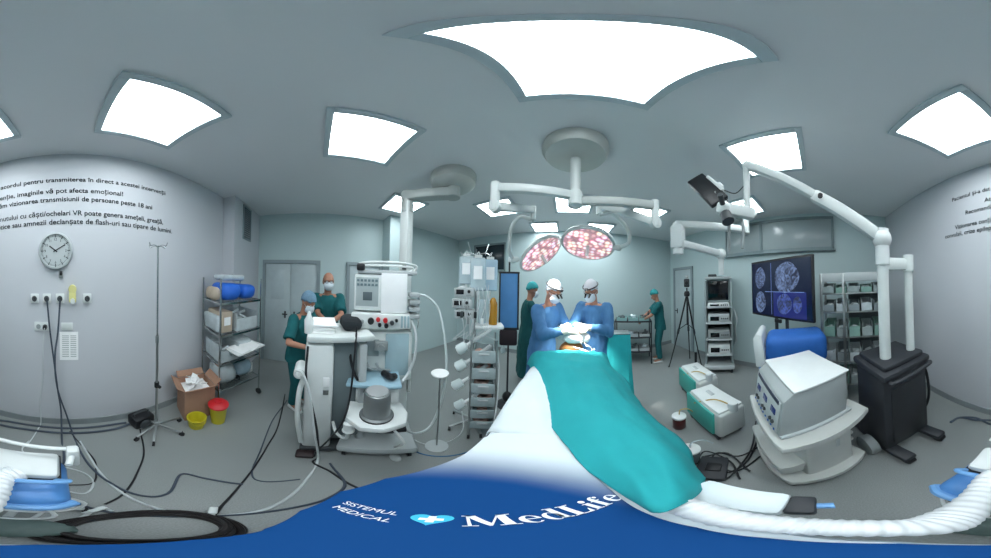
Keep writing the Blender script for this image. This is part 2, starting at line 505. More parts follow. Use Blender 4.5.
for nm, hz, e, kz, pts, hd, hr, nrm, mt in (
    ('arm', .05, eL, 203, [(533, 209, 1.55)], (541, 253), .3, (.56, -.21, -.8), ARM),
    ('arm', -.0, eR, 209, [(599, 204, 1.6)], (588, 243.5), .315, (-.15, -.31, -.94), ARMG)):
    h0 = hub+V((0, 0, hz)); e = V((e.x, e.y, h0.z))
    a = bar(MB(), h0, e, .06, .075).build(nm, mt, t, world=True)
    low = e-V((0, 0, .16))
    MB().cyl(e+V((0, 0, .05)), low-V((0, 0, .03)), .038, n=18).build('elbow_joint', ARM, t, world=True)
    q = atr(*pts[0])
    sp = MB(); bar(sp, low, q, .055, .07); sp.cyl(low+V((0, -.03, 0)), low+V((0, .03, 0)), .05); sp.build('spring_arm', ARM, t, world=True)
    MB().cyl(q+V((0, 0, .04)), q-V((0, 0, .1)), .03).build('elbow_joint', ARM, t, world=True)
    r0 = 1.95 if nm and hd[0] < 560 else 1.8
    c = atr(hd[0], hd[1], r0)
    n = V(nrm).normalized()
    # yoke from the joint round the outside of the head
    if hd[0] < 560: yk = [q-V((0, 0, .1)), atr(520, 216, 1.65), atr(511, 228, 1.72), atr(509.5, 248, 1.78), atr(513, 259, 1.86)]
    else: yk = [q-V((0, 0, .1)), atr(613, 213, 1.63), atr(627, 227, 1.68), atr(629, 241, 1.72), atr(619, 246.5, 1.76)]
    yo = MB().tube(yk, .021, 10); yo.cap(yk[-1], yk[-1]+(c-yk[-1]).normalized()*.05, .034, .03); yo.build('yoke', ARM, t, world=True)
    M = disc_M(c, n)
    head = MB().lathe([(.06, -.1), (.13, -.095), (hr*.8, -.055), (hr*.97, -.02), (hr, .0), (hr*.985, .015), (hr*.93, .012)][::1], 40, M=M).build('lamp_head', ARM, t, world=True)
    MB().lathe([(hr*.9, .008), (hr*.9, .016), (.02, .018)], 40, M=M).build('led_window', LED, head, world=True)
    MB().cyl(c+n*.02, c+n*.13, .022, .018).build('lamp_handle', WHITE, head, world=True)
    # light from the head
    L = bpy.data.lights.new('surgical_spot', 'SPOT'); L.energy = 480; L.spot_size = math.radians(34); L.spot_blend = .6; L.shadow_soft_size = .12; L.color = (1, .95, .9)
    lo = bpy.data.objects.new('surgical_spot', L); COL.objects.link(lo); lo.parent = t
    tgt = V((.1, 1.9, 1.2)); p = c+n*.15
    lo.matrix_world = Matrix.Translation(p) @ (p-tgt).to_track_quat('Z', 'Y').to_matrix().to_4x4()
    lo.location = p-cc; lo.rotation_euler = (p-tgt).to_track_quat('Z', 'Y').to_euler()

# --- pendant above the anaesthesia machine
c = V((-1.28, 1.42, CZ))
t = thing('ceiling_pendant', 'grey ceiling pendant with a round mount and drop column behind the anaesthesia machine', 'ceiling pendant', c)
MB().lathe([(.08, -.17), (.22, -.16), (.27, -.12), (.28, -.05), (.28, 0)], 32, c).build('canopy', COVER, t, world=True)
e = atr(407, 212, 2.05)
ar = MB(); p0 = V((c.x, c.y, CZ-.24)); ar.cyl(c-V((0, 0, .16)), p0-V((0, 0, .06)), .09, n=20); bar(ar, p0, V((e.x, e.y, p0.z)), .16, .13, .03, .14)
ar.build('arm', ARMG, t, world=True)
MB().cyl(V((e.x, e.y, p0.z+.07)), V((e.x, e.y, p0.z-.22)), .075, n=20).build('joint', ARMG, t, world=True)
MB().box((e.x, e.y, 2.02), (.13, .13, 1.5), rz=.4, bev=.02).build('drop_column', OFFW, t, world=True)
for k in range(4): MB().box((e.x+.055, e.y-.045, 1.95-.12*k), (.05, .05, .06), rz=.4, bev=.005).build('gas_outlet', DGREY, t, world=True)

# --- boom arm over the video tower
t = thing('equipment_boom', 'white jointed ceiling boom arm reaching down to the video tower', 'boom arm', (2.75, 1.25, CZ))
cb = V((2.75, 1.25, CZ))
MB().lathe([(.07, -.12), (.2, -.11), (.22, -.05), (.22, 0)], 28, cb).build('canopy', COVER, t, world=True)
j = atr(678, 236, 2.4); s0 = V((cb.x, cb.y, 2.72)); jt = V((j.x, j.y, j.z+.18))
a = MB(); a.cyl(cb-V((0, 0, .1)), s0-V((0, 0, .06)), .07, n=18); bar(a, s0, jt, .13, .11, .025, .1); a.build('arm', OFFW, t, world=True)
kn = MB().box(j, (.2, .2, .34), rz=.5, bev=.045); kn.cyl(j+V((0, 0, .2)), j-V((0, 0, .24)), .08, n=18); kn.build('brake_joint', WHITE, t, world=True)
q = atr(721, 253, 2.75)
a = MB(); bar(a, j-V((0, 0, .08)), q, .12, .1, .025); a.ell(q, .09); a.build('spring_arm', WHITE, t, world=True)
MB().cyl(q, V((q.x, q.y, 1.93)), .05, n=16).build('drop_tube', WHITE, t, world=True)

# ================================================================== surgical microscope on its black cart
u = V((.22, -.97, 0)).normalized(); v = V((.97, .22, 0)).normalized()   # along the cart's front, and away from the camera
base = V((1.31, -.67, 0)); t = thing('surgical_microscope', 'surgical microscope with a long pale arm on a tall black wheeled cart', 'microscope', base, math.atan2(u.y, u.x))
# local axes: x along u, y along v (away from the camera)
b = MB(); b.box((0, .0, .585), (.52, .42, .91), bev=.03); b.build('cart_body', CHAR, t)
MB().box((0, -.205, .57), (.38, .03, .72), bev=.012).build('door_panel', mat('dark_cart_panel', '24272b', .45), t)
tp = MB(); tp.box((0, 0, 1.07), (.56, .5, .07), bev=.03); tp.box((0, 0, 1.125), (.47, .4, .05), bev=.02); tp.build('top_tray', mat('dark_top_tray', '2c2f34', .5), t)
hd = MB(); hd.tube([(-.22, -.23, 1.03), (-.22, -.29, 1.05), (0, -.31, 1.06), (.22, -.29, 1.05), (.22, -.23, 1.03)], .017, 10); hd.build('push_handle', CHAR, t)
for sx in (-1, 1):
    for sy in (-1, 1):
        lg = MB(); lg.box((sx*.2, sy*.23, .1), (.12, .34, .07), bev=.025)
        l = lg.build('foot', CHAR, t)
        w = MB(); w.cyl((sx*.2-.03, sy*.36, .055), (sx*.2+.03, sy*.36, .055), .055, n=18); w.box((sx*.2, sy*.34, .1), (.09, .1, .06), bev=.015)
        w.build('caster', BLACK, l)
hs_ = MB(); hs_.tube([(.27, -.1, .95), (.36, -.12, .85), (.38, -.14, .55), (.33, -.12, .35), (.26, -.05, .3)], .016); hs_.tube([(.27, 0, .9), (.33, .02, .8), (.35, 0, .6), (.27, .05, .45)], .012); hs_.build('side_hose', BLACK, t)
MB().cyl((-.36, -.05, .12), (-.28, -.05, .12), .12, n=24).build('hose_reel', GREY, t)
Rt = RM[t.name]
colb = Rt @ V((-.1, .05, .97)); ct = atr(882, 238, 1.36); colb = V((ct.x, ct.y, 1.13))
MB().cyl(colb, V((ct.x, ct.y, ct.z-.02)), .05, n=20).build('column', OFFW, t, world=True)
c2 = atr(908, 262, 1.52)
p2 = MB(); p2.cyl(V((c2.x, c2.y, 1.13)), V((c2.x, c2.y, c2.z+.04)), .042, n=18); p2.build('pillar', OFFW, t, world=True)
x = MB(); z2 = c2.z-.01; bar(x, V((ct.x, ct.y, z2)), V((c2.x, c2.y, z2)), .07, .1, .02, .08); x.cyl(V((c2.x, c2.y, z2-.06)), V((c2.x, c2.y, z2+.08)), .055, n=18); x.build('cross_arm', OFFW, t, world=True)
k = MB(); k.cyl(V((ct.x, ct.y, ct.z-.2)), V((ct.x, ct.y, ct.z+.08)), .062, n=20); k.ell(ct, .085); k.build('shoulder_joint', WHITE, t, world=True)
ae = atr(746, 164, 1.3); mid = atr(815, 195, 1.32)
a = MB(); bar(a, ct, mid, .09, .11, .03, .05); bar(a, mid, ae, .075, .085, .025, .05); a.build('balance_arm', OFFW, t, world=True)
MB().cyl(mid+(ct-mid).normalized()*.05-V((.07, .0, 0)), mid+(ct-mid).normalized()*.05+V((.0, .0, .0)), .02).build('lock_knob', BLACK, t, world=True)
hp = atr(742.5, 212, 1.3); hp = V((ae.x, ae.y, hp.z))
MB().cyl(ae+V((0, 0, .02)), hp, .028, n=16).build('hanger_tube', OFFW, t, world=True)
o1 = MB(); q = atr(724, 208, 1.28); o1.box((hp+q)/2, (.32, .1, .085), rot=frame3(hp-q, (0, 0, 1)) @ Matrix.Rotation(0, 3, 'X'), bev=.025); o1.ell(q, .065); o1.build('optics_head', OFFW, t, world=True)
oc = MB(); oc.cyl(q, q+V((-.02, -.05, -.12)), .04, .05, 18); oc.cyl(q+V((-.0, .0, .0)), q+V((-.13, -.05, .06)), .022); oc.build('eyepiece', DGREY, t, world=True)
h1 = MB(); g = q+V((.04, -.02, -.03)); h1.tube([g, g+V((0, 0, -.12)), g+V((.02, .02, -.3))], .014); h1.tube([g+V((.05, -.08, 0)), g+V((.07, -.1, -.14)), g+V((.06, -.09, -.28))], .014); h1.build('hand_grip', GREY, t, world=True)
# its black screen, seen half from behind
sc = atr(707, 188, 1.35); a1 = atr(691, 172, 1.42); a2 = atr(727, 205, 1.25)
xa = (a2-a1).normalized(); n = V((sc.x, sc.y, 0)).normalized(); ya = (V((.25, .1, 1)) - xa*V((.25, .1, 1)).dot(xa)).normalized()
R = frame3(xa, ya)
hs = MB(); hs.box(sc, (.40, .17, .05), rot=R, bev=.012); s_ = hs.build('screen', BLACK, t, world=True)
hb = MB(); hb.box(sc+ya*.085, (.24, .035, .07), rot=R, bev=.012); hb.box(sc+ya*.1+xa*.06, (.07, .04, .08), rot=R, bev=.012); hb.build('screen_housing', WHITE, s_, world=True)
MB().tube([sc+xa*.15+ya*.05, (sc+q)/2+V((0, 0, .05)), q], .018).build('screen_arm', GREY, t, world=True)
w = MB(); w.tube([sc+xa*.1+ya*.1, sc+xa*.2+ya*.16, ae-V((0, 0, .2)), ae-V((.0, .0, .3))], .005, 6); w.tube([sc+xa*.05+ya*.1, sc+xa*.3+ya*.05, hp+V((0, 0, .1))], .005, 6); w.build('cable', CABB, t, world=True)
# ================================================================== along the wall with the clock
yb = Y0
# clock
c = aty(55.5, 249.5, yb+.02); R90 = Matrix.Translation(V((c.x, yb, c.z))) @ frame3((-1, 0, 0), (0, 0, 1)).to_4x4()
t = thing('wall_clock', 'round white wall clock in a silver rim above the row of sockets', 'clock', (c.x, yb, c.z-.175))
MB().lathe([(.14, .004), (.165, .0), (.172, .02), (.165, .042), (.15, .046), (.147, .03)], 40, M=R90).build('rim', LGREY, t, world=True)
f = MB().lathe([(.15, .02), (.15, .028), (.01, .0285)], 40, M=R90).build('dial', PAPER, t, world=True)
tk = MB()
for k in range(60):
    a = 2*PI*k/60; L, w = (.026, .008) if k % 5 == 0 else (.01, .003)
    tk.box(R90 @ V((math.sin(a)*.133, math.cos(a)*.133, .031)), (w, .004, L), rot=frame3(R90.to_3x3() @ V((math.cos(a), -math.sin(a), 0)), R90.to_3x3() @ V((0, 0, 1))))
tk.build('hour_marks', BLACK, f, world=True)
for i in range(1, 13):
    a = 2*PI*i/12
    text_mesh('numeral', str(i), .034, BLACK, R90 @ Matrix.Translation((math.sin(a)*.104, math.cos(a)*.104-.012, .03)), f, ext=.0005, align='CENTER', world=True)
for nm, ang, L, w in (('hour_hand', math.radians(306), .075, .011), ('minute_hand', math.radians(62), .112, .008)):
    d = V((math.sin(ang), math.cos(ang), 0)); h = MB()
    p = R90 @ (d*(L/2-.012)+V((0, 0, .035)))
    h.box(p, (w, .003, L+.02), rot=frame3(R90.to_3x3() @ V((d.y, -d.x, 0)), R90.to_3x3() @ V((0, 0, 1))))
    h.build(nm, BLACK, f, world=True)
# small hook gadget below the clock
p = aty(61, 273, yb)
t = thing('wall_sensor', 'small dark wall sensor just below the clock', 'sensor', (p.x, yb, p.z-.05))
MB().box((p.x, yb+.012, p.z), (.045, .024, .07), bev=.008).build('body', GREY, t, world=True)
MB().box((p.x, yb+.028, p.z+.01), (.026, .012, .04), bev=.005).build('lens', BLACK, t, world=True)
# gas outlets
labs = {35: 'white gas outlet leftmost in the wall row, no hose in it', 47: 'white gas outlet second from the left with a hose plugged in',
        60: 'white gas outlet next to the yellow one with a hose plugged in', 87: 'white gas outlet rightmost in the row, right of the yellow one'}
for px, lab in labs.items():
    p = aty(px, 297, yb)
    t = thing('gas_outlet', lab, 'outlet', (p.x, yb, p.z-.045), 0, 'gas outlets on the wall')
    MB().box((p.x, yb+.009, p.z), (.088, .018, .088), bev=.006).build('plate', WHITE, t, world=True)
    MB().lathe([(.024, .016), (.027, .03), (.016, .034), (.01, .026)], 18, M=Matrix.Translation((p.x, yb, p.z)) @ frame3((-1, 0, 0), (0, 0, 1)).to_4x4()).build('coupling', DGREY, t, world=True)
p = aty(72.5, 293, yb)
t = thing('suction_regulator', 'yellow suction regulator with a round gauge in the wall socket row', 'regulator', (p.x, yb, p.z-.07))
Mg = Matrix.Translation((p.x, yb, p.z)) @ frame3((-1, 0, 0), (0, 0, 1)).to_4x4()
MB().box((p.x, yb+.03, p.z-.02), (.07, .06, .1), bev=.012).build('body', mat('pale_yellow_plastic', 'd4cf8a', .45), t, world=True)
MB().lathe([(.034, .05), (.04, .055), (.04, .085), (.036, .09)], 24, M=Mg @ Matrix.Translation((0, .05, -.03))).build('gauge', mat('pale_yellow_plastic', 'd4cf8a'), t, world=True)
MB().cyl((p.x, yb+.06, p.z-.05), (p.x, yb+.1, p.z-.05), .022, n=16).build('knob', WHITE, t, world=True)
# power sockets with plug, chart
p = aty(42, 325, yb)
t = thing('power_socket', 'double white power socket with a black plug in it', 'socket', (p.x, yb, p.z-.045))
MB().box((p.x, yb+.007, p.z), (.16, .014, .085), bev=.004).build('plate', WHITE, t, world=True)
MB().cyl((p.x+.035, yb+.012, p.z), (p.x+.035, yb+.016, p.z), .024, n=18).build('socket_well', GREY, t, world=True)
pl = MB().cyl((p.x-.035, yb+.012, p.z), (p.x-.035, yb+.055, p.z), .025, .02, 16); pl.build('plug', BLACK, t, world=True)
pw = p.copy()
p = aty(67, 325, yb)
t = thing('blank_socket', 'white blank socket plate above the paper chart', 'socket', (p.x, yb, p.z-.04))
MB().box((p.x, yb+.006, p.z), (.12, .012, .075), bev=.004).build('plate', WHITE, t, world=True)
MB().box((p.x, yb+.013, p.z), (.09, .004, .05), bev=.001).build('cover', OFFW, t, world=True)
p = aty(69, 345, yb)
t = thing('wall_chart', 'white printed paper chart taped on the wall below the sockets', 'chart', (p.x, yb, p.z-.15))
MB().box((p.x, yb+.003, p.z), (.19, .003, .3)).build('sheet', PAPER, t, world=True)
ln = MB()
for k in range(12):
    ln.box((p.x+.035, yb+.005, p.z+.11-.02*k), (.07, .001, .006)); ln.box((p.x-.045, yb+.005, p.z+.11-.02*k), (.06, .001, .006))
ln.build('printed_lines', GREY, t, world=True)

# hanging hoses from the outlets
for pxs, lab, m, r in (([(47, 299), (50, 330), (54, 360), (58, 390), (61, 410), (66, 436)], 'blue-grey gas hose hanging from the second wall outlet', CABG, .009),
                    ([(60, 299), (58, 330), (55, 355), (57, 385), (67, 415)], 'blue-grey gas hose hanging from the outlet beside the yellow regulator', CABG, .009)):
    pts = [aty(a, b, yb+.04+.008*i+(.03 if '60' in str(pxs[0]) else 0)) for i, (a, b) in enumerate(pxs)]
    pts = [q for q in pts if q.z > .06]
    if pxs[0][0] == 47: tail = [atz(62, 440, .012), atz(64, 455, .012), atz(62, 485, .012), atz(75, 500, .012), atz(110, 511, .012), atz(200, 515, .012), atz(290, 507, .012), atz(328, 497, .012), atz(345, 482, .012), atz(330, 462, .012)]
    else: tail = [atz(73, 433, .012), atz(85, 458, .012), atz(105, 478, .012), atz(140, 494, .012), atz(168, 492, .012), atz(181, 473, .012), atz(205, 477, .012), atz(243, 483, .012)]
    solo(MB().tube(pts+tail, r, 8), 'gas_hose', m, lab, 'hose', 'gas hoses from the wall outlets')
cw = [V((pw.x-.035, yb+.055, pw.z)), aty(43, 345, yb+.05), aty(43, 375, yb+.02), aty(40, 400, yb+.02), atz(40, 425, .008), atz(22, 446, .008)]
solo(MB().tube(cw, .005, 6), 'extension_lead', CABW, 'thin pale power lead hanging from the black plug', 'lead')

# IV stand
c = V((-.79, -1.29, 0))
t = thing('iv_stand', 'empty slim steel IV stand near the cardboard box', 'IV stand', c)
MB().cyl(c+V((0, 0, .1)), c+V((0, 0, 1.25)), .013, n=14).build('lower_tube', STEEL, t, world=True)
MB().cyl(c+V((0, 0, 1.2)), c+V((0, 0, 2.04)), .009, n=12).build('pole', CHROME, t, world=True)
k = MB().cyl(c+V((0, 0, .68)), c+V((0, 0, .74)), .024, n=14); k.cyl(c+V((0, .02, .71)), c+V((0, .06, .71)), .016); k.build('clamp_knob', BLACK, t, world=True)
MB().cyl(c+V((0, 0, 1.18)), c+V((0, 0, 1.25)), .018, n=14).build('collar', STEEL, t, world=True)
hk = MB()
for k in range(4):
    a = k*PI/2+.3; d = V((math.cos(a), math.sin(a), 0)); tp = c+V((0, 0, 2.03))
    hk.tube([tp, tp+d*.05+V((0, 0, .01)), tp+d*.1+V((0, 0, .0)), tp+d*.115+V((0, 0, .025))], .004, 6)
hk.build('hooks', CHROME, t, world=True)
MB().cyl(c+V((0, 0, .085)), c+V((0, 0, .13)), .035, n=16).build('base_hub', STEEL, t, world=True)
for q in (atz(154, 442, 0), atz(186, 435, 0), atz(180, 420, 0), V((-.72, -1.5, 0)), V((-.6, -1.22, 0))):
    d = (q-c); d.z = 0; d = d.normalized()*.27
    l = bar(MB(), c+V((0, 0, .1)), c+d+V((0, 0, .075)), .022, .022, .005).build('leg', STEEL, t, world=True)
    w = MB(); sd = V((-d.y, d.x, 0)).normalized()*.011; wc = c+d+V((0, 0, .028)); w.cyl(wc-sd, wc+sd, .028, n=14); w.cyl(wc, wc+V((0, 0, .05)), .009); w.build('caster', BLACK, l, world=True)

# black foot pump box on the floor
c = V((-.70, -1.45, 0))
t = thing('floor_pump', 'black boxy pump with hoses standing on the floor against the wall', 'pump', c, .15)
MB().box((0, 0, .085), (.24, .18, .17), bev=.03).build('body', BLACK, t)
MB().lathe([(.05, 0), (.062, .01), (.062, .03), (.04, .035)], 20, M=Matrix.Translation((.02, .09, .09)) @ Matrix.Rotation(-PI/2, 4, 'X')).build('dial', DGREY, t)
MB().tube([(-.08, 0, .16), (-.08, 0, .21), (.08, 0, .21), (.08, 0, .16)], .01).build('handle', DGREY, t)
# two cables along the wall foot, from the microscope to the pump
for dy, lab in ((.09, 'thick dark cable along the wall foot, the one nearer the wall'), (.17, 'thick dark cable along the wall foot, the one further from the wall')):
    pts = [V((.9, -1.0, .35)), V((.97, -1.22, .2)), V((.9, -1.4+.06-dy*.5, .05)), V((.72, Y0+dy+.015, .018)), V((.4, Y0+dy, .018)), V((0, Y0+dy+.008, .018)), V((-.4, Y0+dy, .018)), V((-.55, Y0+dy+.02, .03))]
    if dy > .1: pts[-1] = V((-.57, -1.44, .05))
    solo(MB().tube(pts, .013, 8), 'floor_cable', CABG, lab, 'cable', 'cables along the wall foot')

# cardboard box with papers
c = V((-1.34, -1.3, 0)); rz = -.42
t = thing('cardboard_box', 'open brown cardboard box full of crumpled papers in the corner', 'box', c, rz)
b = MB(); w, d, h = .36, .31, .5
for cx, cy, sx, sy in ((0, d/2, w, .008), (0, -d/2, w, .008), (w/2, 0, .008, d), (-w/2, 0, .008, d)): b.box((cx, cy, h/2), (sx, sy, h))
b.box((0, 0, .006), (w, d, .012)); b.build('body', CARD, t)
for cx, cy, ax, an in ((0, d/2, 'X', .5), (0, -d/2, 'X', -.7), (w/2, 0, 'Y', .6), (-w/2, 0, 'Y', -.5)):
    f = MB(); R = Matrix.Rotation(an, 3, ax)
    sz = (w, .006, .1) if ax == 'X' else (.006, d, .1)
    dirv = V((0, (1 if cy > 0 else -1)*.05, .03)) if ax == 'X' else V(((1 if cx > 0 else -1)*.05, 0, .03))
    f.box(V((cx, cy, h))+dirv, sz, rot=Matrix.Rotation(-an*1.6 if ax == 'X' else an*1.6, 3, ax)); f.build('flap', CARD, t)
t2 = thing('crumpled_paper', 'crumpled white papers piled in the open cardboard box', 'paper', c+V((0, 0, .4)), rz)
pp = MB()
for k in range(16):
    pp.box((random.uniform(-.1, .1), random.uniform(-.08, .08), .07+random.uniform(-.05, .1)), (.1, .08, .004), rot=Euler((random.uniform(-.9, .9), random.uniform(-.9, .9), random.uniform(0, 3))))
pp.box((0, 0, .02), (.31, .27, .04), bev=.01)
t2o = pp.build('sheets', PAPER, t2); 
# yellow sharps bins
for (x, y), lid, lab, h in (((-1.36, -.97), RED, 'yellow bin with a red lid in front of the wire trolley', .3), ((-1.14, -1.08), None, 'open yellow bin nearest the brown cardboard box', .17)):
    t = thing('sharps_bin', lab, 'bin', (x, y, 0), 0, 'yellow bins on the floor')
    prof = [(.001, .0), (.075, .0), (.1, h-.01), (.105, h), (.097, h), (.07, .01), (.001, .01)]
    MB().lathe(prof, 24).build('body', YEL, t)
    if lid:
        MB().lathe([(.001, h), (.112, h-.012), (.116, h+.012), (.09, h+.04), (.045, h+.05), (.04, h+.06), (.001, h+.055)], 24).build('lid', RED, t)
    else:
        MB().tube([(-.1, 0, h-.01), (-.08, .06, h-.06), (0, .095, h-.08), (.08, .06, h-.06), (.1, 0, h-.01)], .004, 6).build('handle', YEL, t)

# wire supply trolley
c = V((-1.95, -1.19, 0)); rz = math.atan2(.4, -.92)   # local x runs towards the double door
t = thing('wire_trolley', 'chrome wire shelf trolley loaded with supplies beside the double door', 'trolley', c, rz)
W, D, HT = .68, .5, 1.76; lv = [.34, .72, 1.1, 1.48]
for sx in (-1, 1):
    for sy in (-1, 1):
        p = MB().cyl((sx*W/2, sy*D/2, .1), (sx*W/2, sy*D/2, HT), .012, n=12).build('post', CHROME, t)
        w = MB(); w.cyl((sx*W/2-.012, sy*D/2, .05), (sx*W/2+.012, sy*D/2, .05), .05, n=16); w.cyl((sx*W/2, sy*D/2, .05), (sx*W/2, sy*D/2, .11), .012); w.build('caster', BLACK, p)
for z in lv:
    s = MB(); s.box((0, D/2, z), (W, .008, .025)); s.box((0, -D/2, z), (W, .008, .025)); s.box((W/2, 0, z), (.008, D, .025)); s.box((-W/2, 0, z), (.008, D, .025))
    for k in range(16): s.box((-W/2+W*(k+.5)/16, 0, z+.008), (.005, D, .005))
    for k in range(3): s.box((0, -D/2+D*(k+1)/4, z+.003), (W, .006, .006))
    s.build('wire_shelf', CHROME, t)
PB = mat('clear_supply_pack', 'b9c3c6', .3, var=.25, scale=14); PK = mat('beige_supply_box', 'b5a694', .7, var=.2); BLUEP = mat('bright_blue_pack', '1f63c8', .6, var=.15)
Rt = RM[t.name]
def onshelf(name, lab, cat, x, y, z, dims, m, grp, tilt=0., kind='box', ln=None):
    p = Rt @ V((x, y, z)); o = thing(name, lab, cat, p, rz+tilt, grp)
    if kind == 'box':
        MB().box((0, 0, dims[2]/2), dims, bev=.008).build('carton', m, o)
        MB().box((0, -dims[1]/2-.001, dims[2]*.55), (dims[0]*.6, .003, dims[2]*.4)).build('sticker', PAPER, o)
    elif kind == 'pack':
        b = MB(); b.box((0, 0, dims[2]/2), dims, bev=min(dims)*.4, seg=3)
        for v in b.bm.verts: v.co += mnoise.noise_vector(v.co*9+V((x*7, y*5, z*3)))*.012
        zmin = min(v.co.z for v in b.bm.verts)
        for v in b.bm.verts: v.co.z -= zmin
        b.build('wrapper', m, o)
    elif kind == 'bin':
        b = MB(); w, d, h = dims
        b.box((0, 0, .006), (w, d, .012)); b.box((w/2, 0, h/2), (.008, d, h)); b.box((-w/2, 0, h/2), (.008, d, h)); b.box((0, d/2, h/2), (w, .008, h)); b.box((0, -d/2, h*.35), (w, .008, h*.7)); b.build('tray', m, o)
        f = MB()
        for k in range(5): f.box((random.uniform(-w*.3, w*.3), random.uniform(-d*.25, d*.25), .03+random.uniform(.01, h*.7)), (w*.35, d*.35, .03), rot=Euler((random.uniform(-.5, .5), random.uniform(-.5, .5), k)), bev=.006)
        f.build('contents', PB, o)
    return o
S = .018
onshelf('wrapped_pack', 'large bright blue pack on the top of the wire trolley, wall side', 'pack', -.13, -.02, 1.48+S, (.3, .4, .2), BLUEP, 'blue packs on the trolley top', 0, 'pack')
onshelf('wrapped_pack', 'smaller bright blue pack on the top of the wire trolley, door side', 'pack', .17, -.0, 1.48+S, (.25, .4, .18), BLUEP, 'blue packs on the trolley top', .1, 'pack')
onshelf('wrapped_pack', 'whitish soft pack lying across the blue packs on the wire trolley', 'pack', -.02, .04, 1.705+S, (.42, .24, .07), PB, 'soft packs on the trolley', .15, 'pack')
onshelf('supply_box', 'beige box on the second wire shelf at the wall end', 'box', -.2, .0, 1.1+S, (.17, .36, .25), PK, 'boxes on the wire trolley', .05)
onshelf('supply_bin', 'clear bin of small packs on the second wire shelf, door end', 'bin', .12, -.0, 1.1+S, (.36, .42, .22), PB, 'bins on the wire trolley', 0, 'bin')
onshelf('supply_bin', 'clear bin of packs on the middle wire shelf', 'bin', -.16, .0, .72+S, (.28, .42, .22), PB, 'bins on the wire trolley', 0, 'bin')
onshelf('wrapped_pack', 'crinkly clear pack on the middle wire shelf under the white trays', 'pack', .14, .02, .72+S, (.3, .4, .22), PB, 'soft packs on the trolley', .0, 'pack')
onshelf('wrapped_pack', 'crinkly pale pack on the lowest wire shelf, wall end', 'pack', -.15, 0, .34+S, (.3, .42, .27), PB, 'soft packs on the trolley', -.1, 'pack')
onshelf('wrapped_pack', 'crinkly pale pack on the lowest wire shelf, door end', 'pack', .15, .02, .34+S, (.28, .4, .27), mat('pale_blue_pack', '8fa6b3', .35, var=.25, scale=14), 'soft packs on the trolley', .1, 'pack')
onshelf('wrapped_pack', 'beige soft pack at the wall end of the trolley top, beside the blue packs', 'pack', -.3, .02, 1.48+S, (.13, .3, .15), PK, 'soft packs on the trolley', -.1, 'pack')
onshelf('supply_box', 'small white box at the door end of the lowest wire shelf', 'box', .28, -.02, .34+S, (.1, .2, .16), WHITE, 'boxes on the wire trolley', .1)
onshelf('wrapped_pack', 'crinkly clear pack squeezed at the wall end of the second wire shelf', 'pack', -.3, .03, 1.1+S, (.08, .4, .2), PB, 'soft packs on the trolley', 0, 'pack')
pt = Rt @ V((.06, -.25, .88))
o = thing('paper_tray', 'white tray of papers pulled out from the front of the wire trolley', 'tray', pt, rz+.08)
MB().box((0, 0, .01), (.5, .3, .016), bev=.004).build('tray', WHITE, o)
pa = MB()
for k, (a, b, r) in enumerate(((-.1, 0, .1), (.1, .02, -.2), (.02, -.03, .3))): pa.box((a, b, .021+.003*k), (.2, .25, .002), rz=r)
pa.build('sheets', PAPER, o)
for x_ in (-.2, .2):
    br = MB(); br.box((x_, .15, -.06), (.02, .2, .02)); br.box((x_, .1, -.03), (.02, .02, .08)); br.build('bracket', STEEL, o)
# ================================================================== people
def ik(a, b, l1, l2, hint):
    d = b-a; L = min(d.length, (l1+l2)*.995); d = d.normalized()
    h = (V(hint)-d*V(hint).dot(d)).normalized()
    x = (l1*l1-l2*l2+L*L)/(2*L); y = math.sqrt(max(l1*l1-x*x, 0))
    return a+d*x+h*y, a+d*L
def ering(c, xa, ya, rx, ry, n=20, p=2.4):
    out = []
    for k in range(n):
        t = 2*PI*k/n; ct, st = math.cos(t), math.sin(t)
        out.append(V(c)+V(xa)*(rx*math.copysign(abs(ct)**(2/p), ct))+V(ya)*(ry*math.copysign(abs(st)**(2/p), st)))
    return out
def hand(mb, w, d, nrm, side, s=1., curl=.5):
    # w wrist point, d forearm direction, nrm = back of the hand; palm, four unequal fingers with bends, thumb from the side
    d = d.normalized(); nrm = (nrm-d*nrm.dot(d)).normalized(); ac = d.cross(nrm)*side
    pc = w+d*.05*s
    mb.ell(pc, (.043*s, .05*s, .018*s), frame3(ac, d), 14, 8)
    mb.ell(w+d*.075*s, (.042*s, .022*s, .017*s), frame3(ac, d), 12, 8)
    for off, L, r in ((-.031, .066, .0088), (-.0105, .078, .0093), (.0105, .082, .0095), (.031, .074, .0092)):
        p = w+d*.088*s+ac*off*s; a = curl*.5; q = p
        for seg in (.42, .32, .26):
            dd = (d*math.cos(a)-nrm*math.sin(a)).normalized(); e = q+dd*L*seg*s
            mb.cap(q, e, r*s, r*s*.93, 8); q = e; a += curl*.75
        mb.cap(w+d*.05*s+ac*off*.8*s, p, .011*s, r*s, 8)
    p = w+d*.03*s+ac*.032*s; e1 = p+(d*.6+ac*.75-nrm*.25).normalized()*.04*s; e2 = e1+(d*.95+ac*.15-nrm*.3).normalized()*.032*s
    mb.cap(w+d*.02*s, p, .016*s, .014*s, 8); mb.cap(p, e1, .0125*s, .011*s, 8); mb.cap(e1, e2, .011*s, .009*s, 8)

